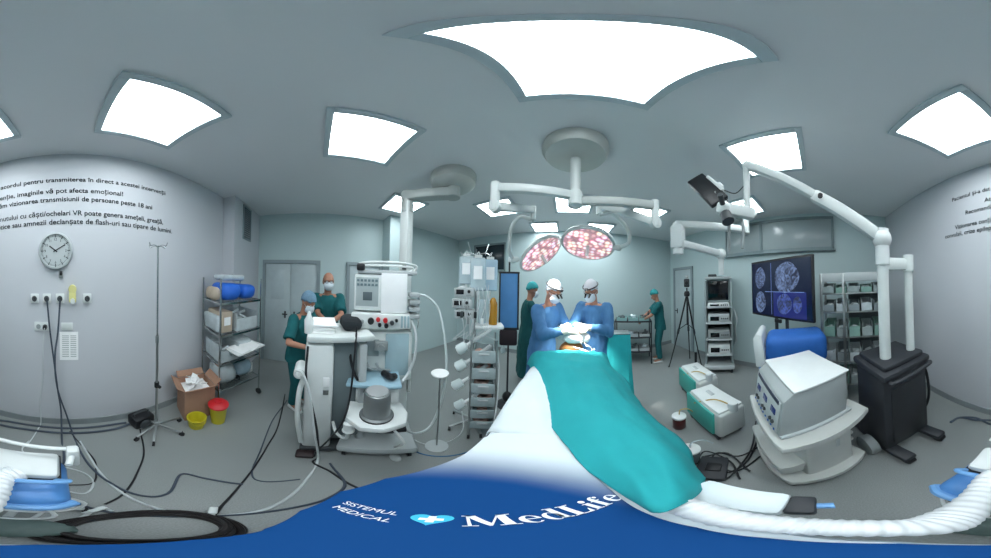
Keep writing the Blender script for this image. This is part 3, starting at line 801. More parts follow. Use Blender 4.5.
def person(name, label, x, y, yaw, ht, lean=.15, hpitch=.3, hyaw=0., hands=None, top='scrub', topm=SCRUB, legm=None,
           capm=CAPB, hair=False, cap_style='bouffant', mask=True, glove=None, gown_len=.28, skin=SKIN, loupe=False, group=None, twist=0.):
    s = ht/1.75
    t = thing(name, label, 'person', (x, y, 0), yaw, group)
    P = lambda a, b, c: V((a*s, b*s, c*s))
    pel = P(0, -.02-lean*.25, .95); up = V((0, math.sin(lean), math.cos(lean))); fw = V((0, math.cos(lean), -math.sin(lean))); rt = V((1, 0, 0))
    chest = pel+up*.33*s; neck = pel+up*.53*s; shz = pel+up*.475*s
    up2 = V((0, math.sin(lean*1.25), math.cos(lean*1.25)))
    hb = neck+up2*.075*s
    Hm = Matrix.Rotation(hyaw, 3, 'Z') @ Matrix.Rotation(-hpitch, 3, 'X')
    hc = hb+Hm @ V((0, .025, .105))*s
    hx = lambda a, b, c: hc+Hm @ (V((a, b, c))*s)
    sh = {1: shz+rt*.175*s, -1: shz-rt*.175*s}
    hip = {k: pel+V((k*.09*s, 0, -.02*s)) for k in (1, -1)}
    knee = {k: P(k*.105, .02, .50) for k in (1, -1)}; ank = {k: P(k*.11, -.02, .085) for k in (1, -1)}
    hands = hands or {}
    wr, el = {}, {}
    if len(hands) == 2 and V(hands[1]).x < V(hands[-1]).x: hands = {1: hands[-1], -1: hands[1]}
    for k in (1, -1):
        tgt = V(hands[k]) if k in hands else sh[k]+V((k*.06, .06, -.5))*s
        el[k], wr[k] = ik(sh[k], tgt, .29*s, .255*s, (k*.75, -.5, -.55))
    # the body: one continuous skin
    b = MB()
    b.ell(hx(0, -.012, .015), (.079*s, .096*s, .096*s), Hm); b.ell(hx(0, .018, -.04), (.06*s, .07*s, .075*s), Hm); b.ell(hx(0, .05, -.085), (.03*s, .03*s, .024*s), Hm, 12, 8)
    b.cap(hx(0, .076, .012), hx(0, .097, -.026), .009*s, .015*s, 8)
    b.cap(hx(-.034, .072, .03), hx(.034, .072, .03), .012*s, .012*s, 8)
    b.cap(hx(-.017, .077, -.058), hx(.017, .077, -.058), .009*s, .009*s, 8)
    for k in (1, -1): b.ell(hx(k*.076, -.012, -.012), (.011*s, .021*s, .032*s), Hm, 10, 8)
    b.cap(neck-up*.06*s, hc-Hm @ V((0, .03, .03))*s, .057*s, .05*s)
    b.ell(chest, (.155*s, .1*s, .22*s), frame3(rt, fw)); b.ell(pel, (.15*s, .1*s, .14*s))
    b.cap(sh[1], sh[-1], .06*s, .06*s)
    hg = MB() if glove else b
    for k in (1, -1):
        b.cap(sh[k], el[k], .05*s, .039*s); b.cap(el[k], wr[k], .039*s, .027*s)
        d = (wr[k]-el[k]); hd = (d.normalized()+V((-k*.25, .1, -.25))).normalized()
        hand(b, wr[k], hd, V((k*.25, .2, 1)), -k, s)
        if glove: 
            hand(hg, wr[k], hd, V((k*.25, .2, 1)), -k, s*1.05); hg.cap(wr[k]-d.normalized()*.07*s, wr[k]+hd*.02*s, .036*s, .034*s)
        b.cap(hip[k], knee[k], .078*s, .052*s); b.cap(knee[k], ank[k], .05*s, .036*s); b.cap(ank[k], ank[k]+P(0, .12, -.04), .036*s, .03*s)
    o = b.build('body', skin, t); bake(o, [('REMESH', dict(mode='VOXEL', voxel_size=.0075*s)), ('SMOOTH', dict(factor=.5, iterations=2))])
    if glove:
        g = hg.build('gloves', glove, t); bake(g, [('REMESH', dict(mode='VOXEL', voxel_size=.0065*s)), ('SMOOTH', dict(factor=.4, iterations=1))])
    # eyes
    for k in (1, -1):
        MB().ell(hx(k*.031, .079, .013), (.013*s, .008*s, .009*s), Hm, 10, 6).build('eye', EYE, t)
        MB().ell(hx(k*.031, .0855, .012), (.006*s, .003*s, .006*s), Hm, 10, 6).build('iris', BLACK, t)
    # top
    c = MB()
    yx = fw
    rings = []
    hem = -.14 if top == 'scrub' else None
    if top == 'gown':
        for z, rx, ry in ((gown_len, .27, .2), (gown_len+.2, .255, .19), (.72, .225, .165), (.9, .2, .15)):
            rings.append(ering(V((0, -.02*s-lean*.25*s*max(0, (z-.3)/.65), z*s)), rt, V((0, 1, 0)), rx*s, ry*s))
    else:
        rings.append(ering(pel-V((0, 0, .12*s)), rt, V((0, 1, 0)), .2*s, .145*s))
        rings.append(ering(pel, rt, V((0, 1, 0)), .188*s, .135*s))
    for u, rx, ry in ((.14, .172, .125), (.28, .178, .132), (.4, .183, .128), (.475, .165, .105), (.53, .085, .075)):
        rings.append(ering(pel+up*u*s, rt, fw, rx*s, ry*s))
    c.loft(rings)
    slv = .78 if top == 'scrub' else 1.
    for k in (1, -1):
        if top == 'scrub':
            e = sh[k]+(el[k]-sh[k])*.85
            c.cap(sh[k]-V((k*.02, 0, 0))*s, sh[k], .075*s, .074*s); c.cyl(sh[k], e, .073*s, .078*s)
        else:
            c.cap(sh[k]-V((k*.02, 0, 0))*s, sh[k], .08*s, .078*s); c.cap(sh[k], el[k], .078*s, .066*s); c.cyl(el[k], wr[k], .066*s, .04*s)
    o = c.build('scrub_top' if top == 'scrub' else 'gown', topm, t)
    bake(o, [('REMESH', dict(mode='VOXEL', voxel_size=.013*s)), ('SMOOTH', dict(factor=.6, iterations=5))])
    me = o.data
    for v in me.vertices:
        p = v.co; f = mnoise.noise(V((p.x*9, p.y*9, p.z*4)))+.6*mnoise.noise(V((p.x*24, p.y*24, p.z*11)))
        v.co = p+v.normal*f*.014*s
    # trousers
    c = MB()
    for k in (1, -1):
        c.cap(hip[k], knee[k], .098*s, .075*s); c.cyl(knee[k], ank[k]+V((0, 0, .03*s)), .075*s, .068*s)
    c.ell(pel-V((0, 0, .03*s)), (.165*s, .118*s, .13*s))
    o = c.build('trousers', legm or topm, t); bake(o, [('REMESH', dict(mode='VOXEL', voxel_size=.013*s)), ('SMOOTH', dict(factor=.6, iterations=4))])
    for k in (1, -1):
        sh_ = MB(); rr = []
        a = ank[k]
        for f, rx, rz_ in ((-.075, .03, .05), (-.05, .042, .075), (.0, .045, .08), (.07, .048, .055), (.13, .045, .042), (.165, .025, .025)):
            rr.append([V((a.x+rx*s*math.cos(q), a.y+f*s, max(0, rz_*s*.5+rz_*s*.5*math.sin(q)))) for q in [2*PI*i/14 for i in range(14)]])
        sh_.loft(rr); sh_.build('shoe', WHITE if legm is None and top == 'scrub' else DGREY, t)
    # cap
    if capm:
        c = MB(); R = (.088, .108, .112) if cap_style == 'bouffant' else (.081, .1, .104)
        c.ell(hx(0, -.014, .024), tuple(q*s for q in R), Hm, 24, 16)
        nrm = Hm @ V((0, -.45, 1)).normalized(); o0 = hx(0, .09, .05)
        kill = [v for v in c.bm.verts if (v.co-o0).dot(nrm) < 0]
        bmesh.ops.delete(c.bm, geom=kill, context='VERTS')
        for v in c.bm.verts: v.co += mnoise.noise_vector(v.co*25)*.004
        o = c.build('cap', capm, t); m_ = o.modifiers.new('s', 'SOLIDIFY'); m_.thickness = .006*s; m_.offset = 1
        MB().tube([p for p in [hx(.085*math.sin(q), -.014+.1*math.cos(q), .052-.045*math.cos(q)*-1*.0-.02+.045*math.cos(q)) for q in [2*PI*i/18 for i in range(19)]]], .006*s, 6, 2).build('cap_band', capm, t)
    if hair:
        c = MB(); c.ell(hx(0, -.018, .012), (.079*s, .095*s, .09*s), Hm, 24, 16)
        kill = [v for v in c.bm.verts for q in [Hm.transposed() @ (v.co-hx(0, -.018, .012))] if q.y > .035*s or q.z > .062*s or q.z < -.06*s]
        bmesh.ops.delete(c.bm, geom=list(set(kill)), context='VERTS')
        o = c.build('hair', HAIR, t); m_ = o.modifiers.new('s', 'SOLIDIFY'); m_.thickness = .003*s
        c = MB()
        for k in (1, -1): c.tube([hx(k*.033+.024*math.cos(q), .094, .012+.017*math.sin(q)) for q in [2*PI*i/14 for i in range(15)]], .003, 5, 2); c.tube([hx(k*.056, .09, .014), hx(k*.08, .02, .012)], .003, 5)
        c.cap(hx(-.01, .096, .015), hx(.01, .096, .015), .003, .003, 6); c.build('glasses', BLACK, t)
    if mask:
        c = MB(); c.ell(hx(0, .024, -.047), (.069*s, .094*s, .066*s), Hm, 24, 16)
        kill = [v for v in c.bm.verts if (Hm.transposed() @ (v.co-hx(0, .024, -.047))).y < .012*s or (Hm.transposed() @ (v.co-hx(0, .024, -.047))).z > .055*s]
        bmesh.ops.delete(c.bm, geom=kill, context='VERTS')
        o = c.build('face_mask', MASK, t); m_ = o.modifiers.new('s', 'SOLIDIFY'); m_.thickness = .005*s; m_.offset = 1
        for k in (1, -1): MB().tube([hx(k*.06, .04, -.03), hx(k*.078, .0, -.0), hx(k*.07, -.05, .03)], .002, 5).build('mask_strap', MASK, t)
    if loupe:
        c = MB()
        for k in (1, -1):
            c.cyl(hx(k*.03, .09, .012), hx(k*.026, .135, -.005), .012*s, .009*s); c.tube([hx(k*.045, .092, .016), hx(k*.08, .04, .014), hx(k*.082, -.03, .0)], .003, 5)
        c.cap(hx(-.05, .093, .018), hx(.05, .093, .018), .004, .004, 6)
        c.box(hx(0, .105, .075), (.04*s, .03*s, .03*s), rot=Hm, bev=.006)
        c.tube([hx(.092*math.sin(q), -.014+.112*math.cos(q), .062+.012*math.cos(q)) for q in [2*PI*i/18 for i in range(19)]], .008*s, 6, 2)
        c.build('loupe_headlight', BLACK, t)
    return t
def loc(x, y, yaw, p):
    p = V(p); d = p-V((x, y, 0)); c, s = math.cos(-yaw), math.sin(-yaw)
    return V((c*d.x-s*d.y, s*d.x+c*d.y, d.z))
def faceto(x, y, tx, ty): return math.atan2(-(tx-x), ty-y)

field = V((.1, 1.80, 1.16))
# surgeons
x, y = -.27, 2.12; yw = faceto(x, y, .25, 1.7)
person('surgeon', 'surgeon in a blue gown and white cap on the left of the patient, bent over', x, y, yw, 1.85, .2, .5, .0,
       {1: loc(x, y, yw, (.02, 1.93, 1.34)), -1: loc(x, y, yw, (-.0, 1.76, 1.33))}, 'gown', GOWN, SCRUB, CAPW, False, 'cap', True, GLOVE, loupe=True, group='gowned surgeons')
x, y = .40, 2.2; yw = faceto(x, y, .1, 1.75)
person('surgeon', 'surgeon in a blue gown and pale cap behind the head of the table', x, y, yw, 1.86, .2, .5, .0,
       {1: loc(x, y, yw, (.14, 1.9, 1.35)), -1: loc(x, y, yw, (.27, 1.8, 1.35))}, 'gown', GOWN, SCRUB, CAPW, False, 'cap', True, GLOVE, loupe=True, group='gowned surgeons')
# scrub nurse in green behind
x, y = -.68, 2.85; yw = faceto(x, y, .1, 3.2)
person('scrub_nurse', 'scrub nurse in a long dark green gown behind the blue panel', x, y, yw, 1.8, .08, .25, 0, {1: loc(x, y, yw, (-.35, 3.0, 1.1)), -1: loc(x, y, yw, (-.42, 3.25, 1.1))}, 'gown', SCRUBG, SCRUB, CAPT, False, 'bouffant', True, GLOVE, .2)
# circulating nurse at the instrument rack
x, y = 2.15, 3.28; yw = faceto(x, y, 1.6, 3.55)
person('nurse', 'nurse in teal scrubs looking down beside the instrument trolley', x, y, yw, 1.68, .12, .55, 0, {1: loc(x, y, yw, (1.82, 3.55, 1.03)), -1: loc(x, y, yw, (1.78, 3.38, 1.03))}, 'scrub', SCRUB, None, CAPT, False, 'bouffant', False)
# anaesthesia staff
x, y = -2.02, -.2; yw = faceto(x, y, -1.45, .55)
person('anaesthetist', 'masked anaesthetist in teal scrubs and a patterned cap at the left end of the cabinet', x, y, yw, 1.64, .16, .55, -.1,
       {1: loc(x, y, yw, (-1.66, -.08, 1.1)), -1: loc(x, y, yw, (-1.72, .12, 1.13))}, 'scrub', SCRUB, None, CAPB, False, 'bouffant', True)
x, y = -2.5, .15; yw = faceto(x, y, -1.2, .1)
person('anaesthetist', 'bald masked man in teal scrubs with bare arms standing behind the cabinet', x, y, yw, 1.86, .1, .2, .1,
       {1: loc(x, y, yw, (-2.02, .2, 1.3)), -1: loc(x, y, yw, (-2.02, .12, 1.28))}, 'scrub', SCRUB, None, None, True, '', True)
# ================================================================== operating table, drapes and made-up logo cover
t = thing('operating_table', 'white-sheeted operating table running from the camera to the surgeons', 'operating table', (0, 1.0, 0))
top = [(-.05, -.03), (-.12, -.008), (-.175, .03), (-.235, .1), (-.28, .19), (-.305, .33), (-.33, .7), (-.34, 1.6), (-.34, 1.95), (.36, 1.95), (.36, 1.2), (.33, .7), (.27, .4), (.205, .22), (.16, .1), (.11, .03), (.075, -.01), (.03, -.03)]
b = MB(); b.prism([(x*.95, max(y, .0)*.985-.99) for x, y in top if y > -.02], .9, .965, bev=.015); b.build('mattress', mat('black_mattress', '1d2024', .6), t)
b = MB(); b.box((0, .0, .86), (.5, 1.7, .06), bev=.01); b.build('table_frame', STEEL, t)
b = MB(); b.box((0, .35, .5), (.3, .36, .7), bev=.03); b.build('column', STEEL, t)
b = MB(); b.box((0, .3, .08), (.5, 1.1, .14), bev=.04); b.build('base', DGREY, t)
# white sheet over the table
def inset(poly, k, z, wob=0., seed=0):
    cx = 0.0; cy = sum(p[1] for p in poly)/len(poly); out = []
    for i, (x, y) in enumerate(poly):
        d = V((x-cx, y-cy, 0)); 
        d.x += k*(1 if d.x > 0 else -1)*min(1, abs(d.x)/.1); d.y += k*(1 if d.y > 0 else -1) if abs(d.y) > .6 else 0
        out.append(V((cx+d.x, cy+d.y, z+wob*mnoise.noise(V((i*1.7, seed, z))))))
    return out
dense = []
for i in range(len(top)):
    a, c = top[i], top[(i+1) % len(top)]
    n = max(1, int(math.hypot(c[0]-a[0], c[1]-a[1])/.05))
    for k in range(n): dense.append((a[0]+(c[0]-a[0])*k/n, a[1]+(c[1]-a[1])*k/n))
rings = []
for k, z in ((.006, .72), (.006, .85), (.004, .95), (-.003, .978), (-.02, .985), (-.06, .986), (-.1, .987)):
    r = inset(dense, k, z)
    if z < .95:
        for i, p in enumerate(r):
            if p.y > .5: p.x += .01*math.sin(i*1.9+z*3)
            p.z += .03*mnoise.noise(V((i*.4, 3, z)))*(1 if z < .8 else .2)
    rings.append(r)
b = MB(); b.loft(rings, caps=False); f = b.bm.faces.new([v for v in b.bm.verts][-len(dense):])
sh = solo(b, 'table_sheet', SHEET, 'plain white sheet covering the operating table, left of the teal drape', 'sheet')
# crumpled white blanket edge along the left
def drape(rows, name, m, sub=5, nz=.006, nf=9., thick=.004, solo_=None, parent=None, world=True):
    R = [catmull(r, sub) for r in rows]; n = len(R[0]); cols = [catmull([r[k] for r in R], sub) for k in range(n)]
    G = [[cols[k][i] for k in range(n)] for i in range(len(cols[0]))]
    for i, r in enumerate(G):
        for k, p in enumerate(r):
            w = mnoise.noise(V((p.x*nf, p.y*nf*.6, p.z*nf)))+.9*(.35-abs(mnoise.noise(V((p.x*nf*.9+p.y*3, p.y*nf*.5-p.x*4, 2.)))))+.5*mnoise.noise(V((p.x*nf*2.3, p.y*nf*1.6, 5)))
            G[i][k] = p+V((.3*w, .2*w, w))*nz+V((0, 0, nz*.6))
    mb = MB().grid(G)
    return mb
rows = [[(-.37, 1.5, .93), (-.33, 1.5, 1.01), (-.24, 1.5, 1.04), (-.12, 1.5, 1.03)], [(-.385, 1.1, .9), (-.345, 1.1, 1.03), (-.22, 1.1, 1.055), (-.06, 1.1, 1.02)],
        [(-.375, .85, .9), (-.335, .86, 1.025), (-.17, .88, 1.035), (-.02, .88, 1.0)], [(-.35, .66, .93), (-.32, .66, .985), (-.15, .68, .986), (.0, .66, .984)]]
o = solo(drape(rows, '', None, 6, .012, 8), 'blanket', SHEET, 'rumpled white blanket lying along the left edge of the teal drape', 'blanket')
m_ = o.modifiers.new('s', 'SOLIDIFY'); m_.thickness = .006; m_.offset = -1

# the big teal drape
rows = [
    [(-.46, 1.86, .86), (-.38, 1.84, 1.02), (-.2, 1.74, 1.10), (.08, 1.66, 1.14), (.3, 1.70, 1.10), (.47, 1.84, 1.0), (.56, 1.98, .7)],
    [(-.37, 1.62, .96), (-.28, 1.55, 1.06), (-.12, 1.5, 1.12), (.08, 1.45, 1.15), (.28, 1.48, 1.11), (.43, 1.6, 1.0), (.62, 1.86, .72)],
    [(-.26, 1.34, .995), (-.2, 1.35, 1.05), (-.06, 1.33, 1.11), (.1, 1.3, 1.13), (.27, 1.32, 1.09), (.42, 1.42, .98), (.64, 1.6, .74)],
    [(-.11, .9, .995), (-.05, .93, 1.04), (.04, .96, 1.08), (.15, 1.0, 1.1), (.28, 1.02, 1.06), (.4, 1.05, .97), (.58, 1.13, .75)],
    [(.03, .56, .995), (.08, .58, 1.025), (.14, .61, 1.045), (.21, .65, 1.05), (.3, .68, 1.03), (.4, .72, .97), (.57, .66, .75)],
    [(.095, .38, .995), (.13, .38, 1.02), (.17, .39, 1.045), (.22, .4, 1.03), (.28, .42, 1.04), (.36, .44, .97), (.45, .45, .76)],
    [atz(640, 503, 1.0), atz(649, 508, 1.04), atz(659, 512, 1.07), atz(674, 509, 1.07), atz(688, 501, 1.04), atz(700, 491, .96), atz(705, 478, .84)]]
o = solo(drape(rows, '', None, 7, .016, 8), 'surgical_drape', TEAL, 'large teal surgical drape flowing from the surgeons down the operating table', 'drape')
m_ = o.modifiers.new('s', 'SOLIDIFY'); m_.thickness = .004; m_.offset = 1
# upright drape beside the right surgeon
c = V((.72, 2.08, 0))
ins = thing('mayo_stand', 'teal-draped instrument stand to the right of the surgeons', 'instrument stand', c, -.3)
R8 = []
for z, sx, sy in ((.12, .2, .15), (.5, .18, .135), (.9, .165, .12), (1.16, .155, .11), (1.185, .145, .1)):
    ring = ering((0, 0, z), (1, 0, 0), (0, 1, 0), sx, sy, 40, 4.)
    for i, p in enumerate(ring): ring[i] = p+V((p.x, p.y, 0)).normalized()*(.02*math.sin(i*1.57)*(1.2-z)/1.1)
    R8.append(ring)
MB().loft(R8).build('drape', TEAL, ins); MB().box((0, 0, 1.195), (.27, .19, .012), bev=.004).build('tray', STEEL, ins)
MB().cyl((0, 0, .03), (0, 0, .2), .03).build('pole', STEEL, ins); MB().box((0, 0, .02), (.34, .26, .035), bev=.012).build('base', STEEL, ins)

# patient field: brown prepped area, gauze, instruments
t = thing('patient', 'person lying on the table, only the brown prepped head showing between drape and gauze', 'person', (.08, 1.8, .99))
b = MB(); b.ell((.06, 1.79, 1.11), (.14, .11, .1)); b.ell((.08, 1.86, 1.06), (.095, .09, .07)); b.cap((.08, 1.7, 1.05), (.08, 1.5, 1.02), .06, .07); b.ell((.08, 1.3, 1.04), (.19, .3, .05)); b.cap((.02, 1.1, 1.02), (.1, .62, 1.005), .045, .035); b.cap((.16, 1.1, 1.02), (.19, .6, 1.005), .045, .035)
o = b.build('body', mat('iodine_painted_skin', '7d5326', .45, var=.25, scale=18), t, world=True); bake(o, [('REMESH', dict(mode='VOXEL', voxel_size=.012)), ('SMOOTH', dict(factor=.5, iterations=3))])
GZ = mat('white_gauze', 'e8ecec', .95, var=.1, scale=40, bump=.5)
for i, (p, r, lab) in enumerate((((-.02, 1.84, 1.25), (.085, .06, .06), 'white gauze swab on the patient by the left surgeon'), ((.09, 1.77, 1.245), (.115, .06, .06), 'largest white gauze swab in the middle of the surgical field'),
                                 ((.2, 1.8, 1.24), (.075, .06, .055), 'white gauze swab at the right edge of the surgical field'))):
    b = MB(); b.ell(p, r, None, 20, 12)
    for v in b.bm.verts: v.co += mnoise.noise_vector(v.co*22)*.012
    solo(b, 'gauze_swab', GZ, lab, 'gauze', 'gauze swabs on the patient')
for i, (a, c_, lab) in enumerate((((.08, 1.665, 1.185), (.22, 1.61, 1.165), 'steel forceps lying lowest on the brown prepped skin'), ((.19, 1.74, 1.21), (.28, 1.62, 1.17), 'steel clamp hanging over the right edge of the drape opening'),
                                  ((.15, 1.70, 1.21), (.21, 1.8, 1.26), 'steel retractor pointing into the gauze'))):
    a, c_ = V(a), V(c_); d = (c_-a); w = d.cross(V((0, 0, 1))).normalized()*.012
    b = MB(); b.tube([a, a+d*.5+w, c_], .004, 6); b.tube([a, a+d*.5-w, c_+w*.3], .004, 6)
    for k in (1, -1): b.tube([c_+w*k*(.9+.9*math.cos(q))*1.+d.normalized()*.018*math.sin(q) for q in [2*PI*j/10 for j in range(11)]], .0025, 5, 2)
    solo(b, 'forceps', CHROME, lab, 'forceps', 'instruments on the patient')

# overlaid logo patch, made up as a blue cover at the table's foot
def printmat():
    m = bpy.data.materials.new('blue_logo_patch'); m.use_nodes = True; nt = m.node_tree; p = nt.nodes['Principled BSDF']
    tc = nt.nodes.new('ShaderNodeTexCoord'); mp = nt.nodes.new('ShaderNodeMapping'); nt.links.new(tc.outputs['Object'], mp.inputs['Vector'])
    ln = nt.nodes.new('ShaderNodeVectorMath'); ln.operation = 'LENGTH'; nt.links.new(mp.outputs[0], ln.inputs[0])
    mp.inputs['Location'].default_value = (.03, .06, 0); mp.inputs['Scale'].default_value = (1, 1, 0)
    ns = nt.nodes.new('ShaderNodeTexNoise'); ns.inputs['Scale'].default_value = 6
    nt.links.new(tc.outputs['Object'], ns.inputs['Vector'])
    ad = nt.nodes.new('ShaderNodeMath'); ad.operation = 'MULTIPLY_ADD'; ad.inputs[1].default_value = .02; nt.links.new(ns.outputs['Fac'], ad.inputs[0]); nt.links.new(ln.outputs['Value'], ad.inputs[2])
    mr = nt.nodes.new('ShaderNodeMapRange'); mr.interpolation_type = 'SMOOTHSTEP'; mr.inputs['From Min'].default_value = .24; mr.inputs['From Max'].default_value = .47
    nt.links.new(ad.outputs[0], mr.inputs['Value'])
    mx = nt.nodes.new('ShaderNodeMix'); mx.data_type = 'RGBA'; mx.inputs[6].default_value = lin('04417c'); mx.inputs[7].default_value = lin('dfe9ec')  # fade to sheet white imitates the overlaid patch's soft edge
    nt.links.new(mr.outputs[0], mx.inputs[0]); nt.links.new(mx.outputs[2], p.inputs['Base Color']); p.inputs['Roughness'].default_value = .8; p.inputs['Specular IOR Level'].default_value = .2
    return m
PRINT = printmat()
poly = [(-.05, -.036), (-.11, -.02)]+[tuple(atz(x_, y_, .993)[:2]) for x_, y_ in ((265, 527), (300, 509), (340, 490), (385, 477), (425, 468))]+[(-.32, .45), (-.325, .6), (-.26, .71), (-.1, .74), (.0, .68), (.045, .56), (.085, .42), (.1, .34), (.105, .28), (.11, .2), (.112, .12), (.095, .05), (.065, -.01), (.02, -.036)]
zc = .993
t = thing('logo_patch_cover', 'overlaid deep blue patch with a white company logo, made up as a cover over the foot of the table', 'cover', (-.08, .18, zc))
b = MB(); cen = (-.08, .18)
for rr in (1.,):
    ds = []
    for i in range(len(poly)):
        a, c_ = V((*poly[i], 0)), V((*poly[(i+1) % len(poly)], 0))
        for k in range(4): ds.append(a.lerp(c_, k/4))
rings = []
for f, z in ((1.0, -.03), (1.0, -.012), (.995, .0), (.96, .004), (.7, .005), (.35, .005)):
    rings.append([V(((p.x-cen[0])*f, (p.y-cen[1])*f, z)) for p in ds])
b.loft(rings, caps=False); b.bm.verts.ensure_lookup_table(); b.bm.faces.new([b.bm.verts[i] for i in range(len(b.bm.verts)-len(ds), len(b.bm.verts))])
b.build('cloth', PRINT, t)
INKW = mat('white_print', 'f2f6fa', .7, var=.02)
A = V((-.077, .140)); B = V((.108, .300))
zt = zc+.009
def flatM(p, d): 
    return Matrix.Translation((p[0], p[1], zt)) @ frame3((d[0], d[1], 0), (-d[1], d[0], 0)).to_4x4()
def onz(px, py): 
    q = atz(px, py, zt); return V((q.x, q.y))
A, B = onz(462, 525), onz(624, 496)
d = (B-A).normalized()
# the big word in a heavy serif face, one mesh per letter (unit: cap height)
def rc(x0, y0, x1, y1): return [(x0, y0), (x1, y0), (x1, y1), (x0, y1)]
def arc(cx, cy, rx, ry, ix, iy, irx, iry, a0, a1, n=26):
    q = [math.radians(a0+(a1-a0)*k/n) for k in range(n+1)]
    o = [(cx+rx*math.cos(t_), cy+ry*math.sin(t_)) for t_ in q]; i = [(ix+irx*math.cos(t_), iy+iry*math.sin(t_)) for t_ in q]
    return [[o[k], o[k+1], i[k+1], i[k]] for k in range(n)]
def dotp(cx, cy, r): return [(cx+r*math.cos(2*PI*k/16), cy+r*math.sin(2*PI*k/16)) for k in range(16)]
E_ = arc(.3, .33, .3, .35, .335, .33, .15, .31, 8, 318)+[rc(.13, .33, .6, .385)]
GLY = [('M', 1.28, [rc(.12, 0, .2, 1), rc(0, 0, .34, .05), rc(0, .95, .3, 1), [(.56, 0), (.66, .22), (.36, 1), (.1, 1)], [(.56, 0), (.62, 0), (.98, 1), (.92, 1)], rc(.9, 0, 1.16, 1), rc(.9, .95, 1.28, 1), rc(.78, 0, 1.28, .05)]),
       ('e', .6, E_), ('d', .74, arc(.27, .33, .27, .35, .305, .33, .13, .31, 0, 360)+[rc(.42, 0, .64, 1.02), rc(.32, .97, .64, 1.02), rc(.42, 0, .74, .05)]),
       ('L', .8, [rc(.1, 0, .34, 1), rc(0, .95, .46, 1), rc(0, 0, .76, .05), [(.6, .05), (.76, 0), (.8, .32), (.76, .32)]]),
       ('i', .38, [rc(.08, 0, .3, .66), rc(0, .61, .3, .66), rc(0, 0, .38, .05), dotp(.19, .87, .13)]),
       ('f', .5, [rc(.08, 0, .3, .8), rc(0, .61, .42, .66), rc(0, 0, .4, .05), dotp(.45, .88, .085)]+arc(.3, .8, .22, .22, .36, .8, .08, .17, 60, 180, 10)), ('e', .6, E_)]
sc2 = (B-A).length/(sum(g_[1] for g_ in GLY)+.06*6); xx = 0.
for ch, w_, polys in GLY:
    b = MB(); Mt = flatM(A, d) @ Matrix.Diagonal((sc2, sc2*1.06, 1, 1)) @ Matrix.Translation((xx, 0, 0))
    for p_ in polys: b.prism(p_, 0, .0006, M=Mt)
    b.build('letter', INKW, t, world=True, flat=True); xx += w_+.06
S1 = onz(344, 509); e = V((d.y*-1, d.x))
for s_, p, q in (('SISTEMUL', onz(342, 502), onz(396, 514)), ('MEDICAL', onz(332, 506), onz(388, 521))):
    text_mesh('lettering', s_, .021, INKW, flatM(p, (q-p).normalized()), t, width=(q-p).length, ext=.0004, world=True)
hc_ = onz(431, 518)
def heart(s): 
    return [(s*.062*math.sin(q)**3*1., s*.0042*(13*math.cos(q)-5*math.cos(2*q)-2*math.cos(3*q)-math.cos(4*q))) for q in [2*PI*k/40 for k in range(40)]]
Mh = flatM(hc_, d)
h = MB().prism(heart(.42)[::-1], 0, .0006, M=Mh).build('heart_mark', mat('cyan_print', '35b8dc', .7), t, world=True)
c2 = MB().prism([(x*.4, y*.4) for x, y in ((-.012, -.036), (.012, -.036), (.012, -.012), (.036, -.012), (.036, .012), (.012, .012), (.012, .036), (-.012, .036), (-.012, .012), (-.036, .012), (-.036, -.012), (-.012, -.012))], .0006, .001, M=Mh); c2.build('cross_mark', INKW, h, world=True)

# white ribbed warming hose along the table edge, and its blower behind
hp = [atz(676, 503, 1.02), atz(695, 508, 1.03), atz(740, 519, 1.03), atz(800, 525, 1.03), atz(860, 527, 1.03), atz(925, 525, 1.01), atz(955, 515, .97), atz(980, 495, .9), atz(991, 478, .87), atz(15, 472, .86)]
P = catmull(hp, 26)
mb = MB().tube(P, lambda i, n: (.036+.012*max(0, i/n-.55)/.45)*(1+.055*math.sin(i*.95)), 18, smooth=False)
solo(mb, 'warming_hose', HOSEW, 'fat white ribbed hose running along the edge of the table to the blue blower', 'hose')
c = V((.185, -.47, 0))
t = thing('warming_blower', 'blue patient warming blower with a white top at the end of the ribbed hose', 'blower', c, .08)
b = MB(); b.box((0, .04, .69), (.33, .32, .2), bev=.06, seg=3); b.build('body', mat('blue_blower_plastic', '5089c8', .4), t)
b = MB(); b.tube([(-.17, .17, .72), (-.1, .21, .74), (.1, .21, .74), (.17, .17, .72)], .02); b.build('front_bumper', mat('light_blue_plastic', '6fa3d8', .4), t)
b = MB(); b.box((0, -.04, .815), (.28, .17, .06), bev=.025); b.build('top_cover', WHITE, t)
b = MB(); b.box((0, -.04, .788), (.29, .18, .012), bev=.004); b.build('seam', BLACK, t)
b = MB(); b.tube([(-.13, .06, .82), (-.15, .09, .87), (.12, .1, .87), (.13, .06, .82)], .012); b.build('carry_handle', mat('light_blue_plastic', '6fa3d8', .4), t)
b = MB(); b.cyl((0, -.02, .07), (0, -.02, .6), .02); b.build('pole', STEEL, t)
for k in range(5):
    a = 2*PI*k/5+.3; e_ = V((.22*math.cos(a), -.02+.22*math.sin(a), .06))
    l = bar(MB(), V((0, -.02, .08)), e_, .03, .025, .006).build('leg', LGREY, t)
    MB().cyl(e_+V((-.012, 0, -.035)), e_+V((.012, 0, -.035)), .025, n=14).build('caster', BLACK, l)
b = MB(); b.box((-.19, -.08, .86), (.05, .05, .18), bev=.012); b.cyl((-.19, -.08, .9), (-.17, -.0, .9), .014); b.build('clamp', WHITE, t)
b = MB(); b.cyl((-.19, -.09, .93), (.11, -.12, .93), .011); b.build('rail', WHITE, t)
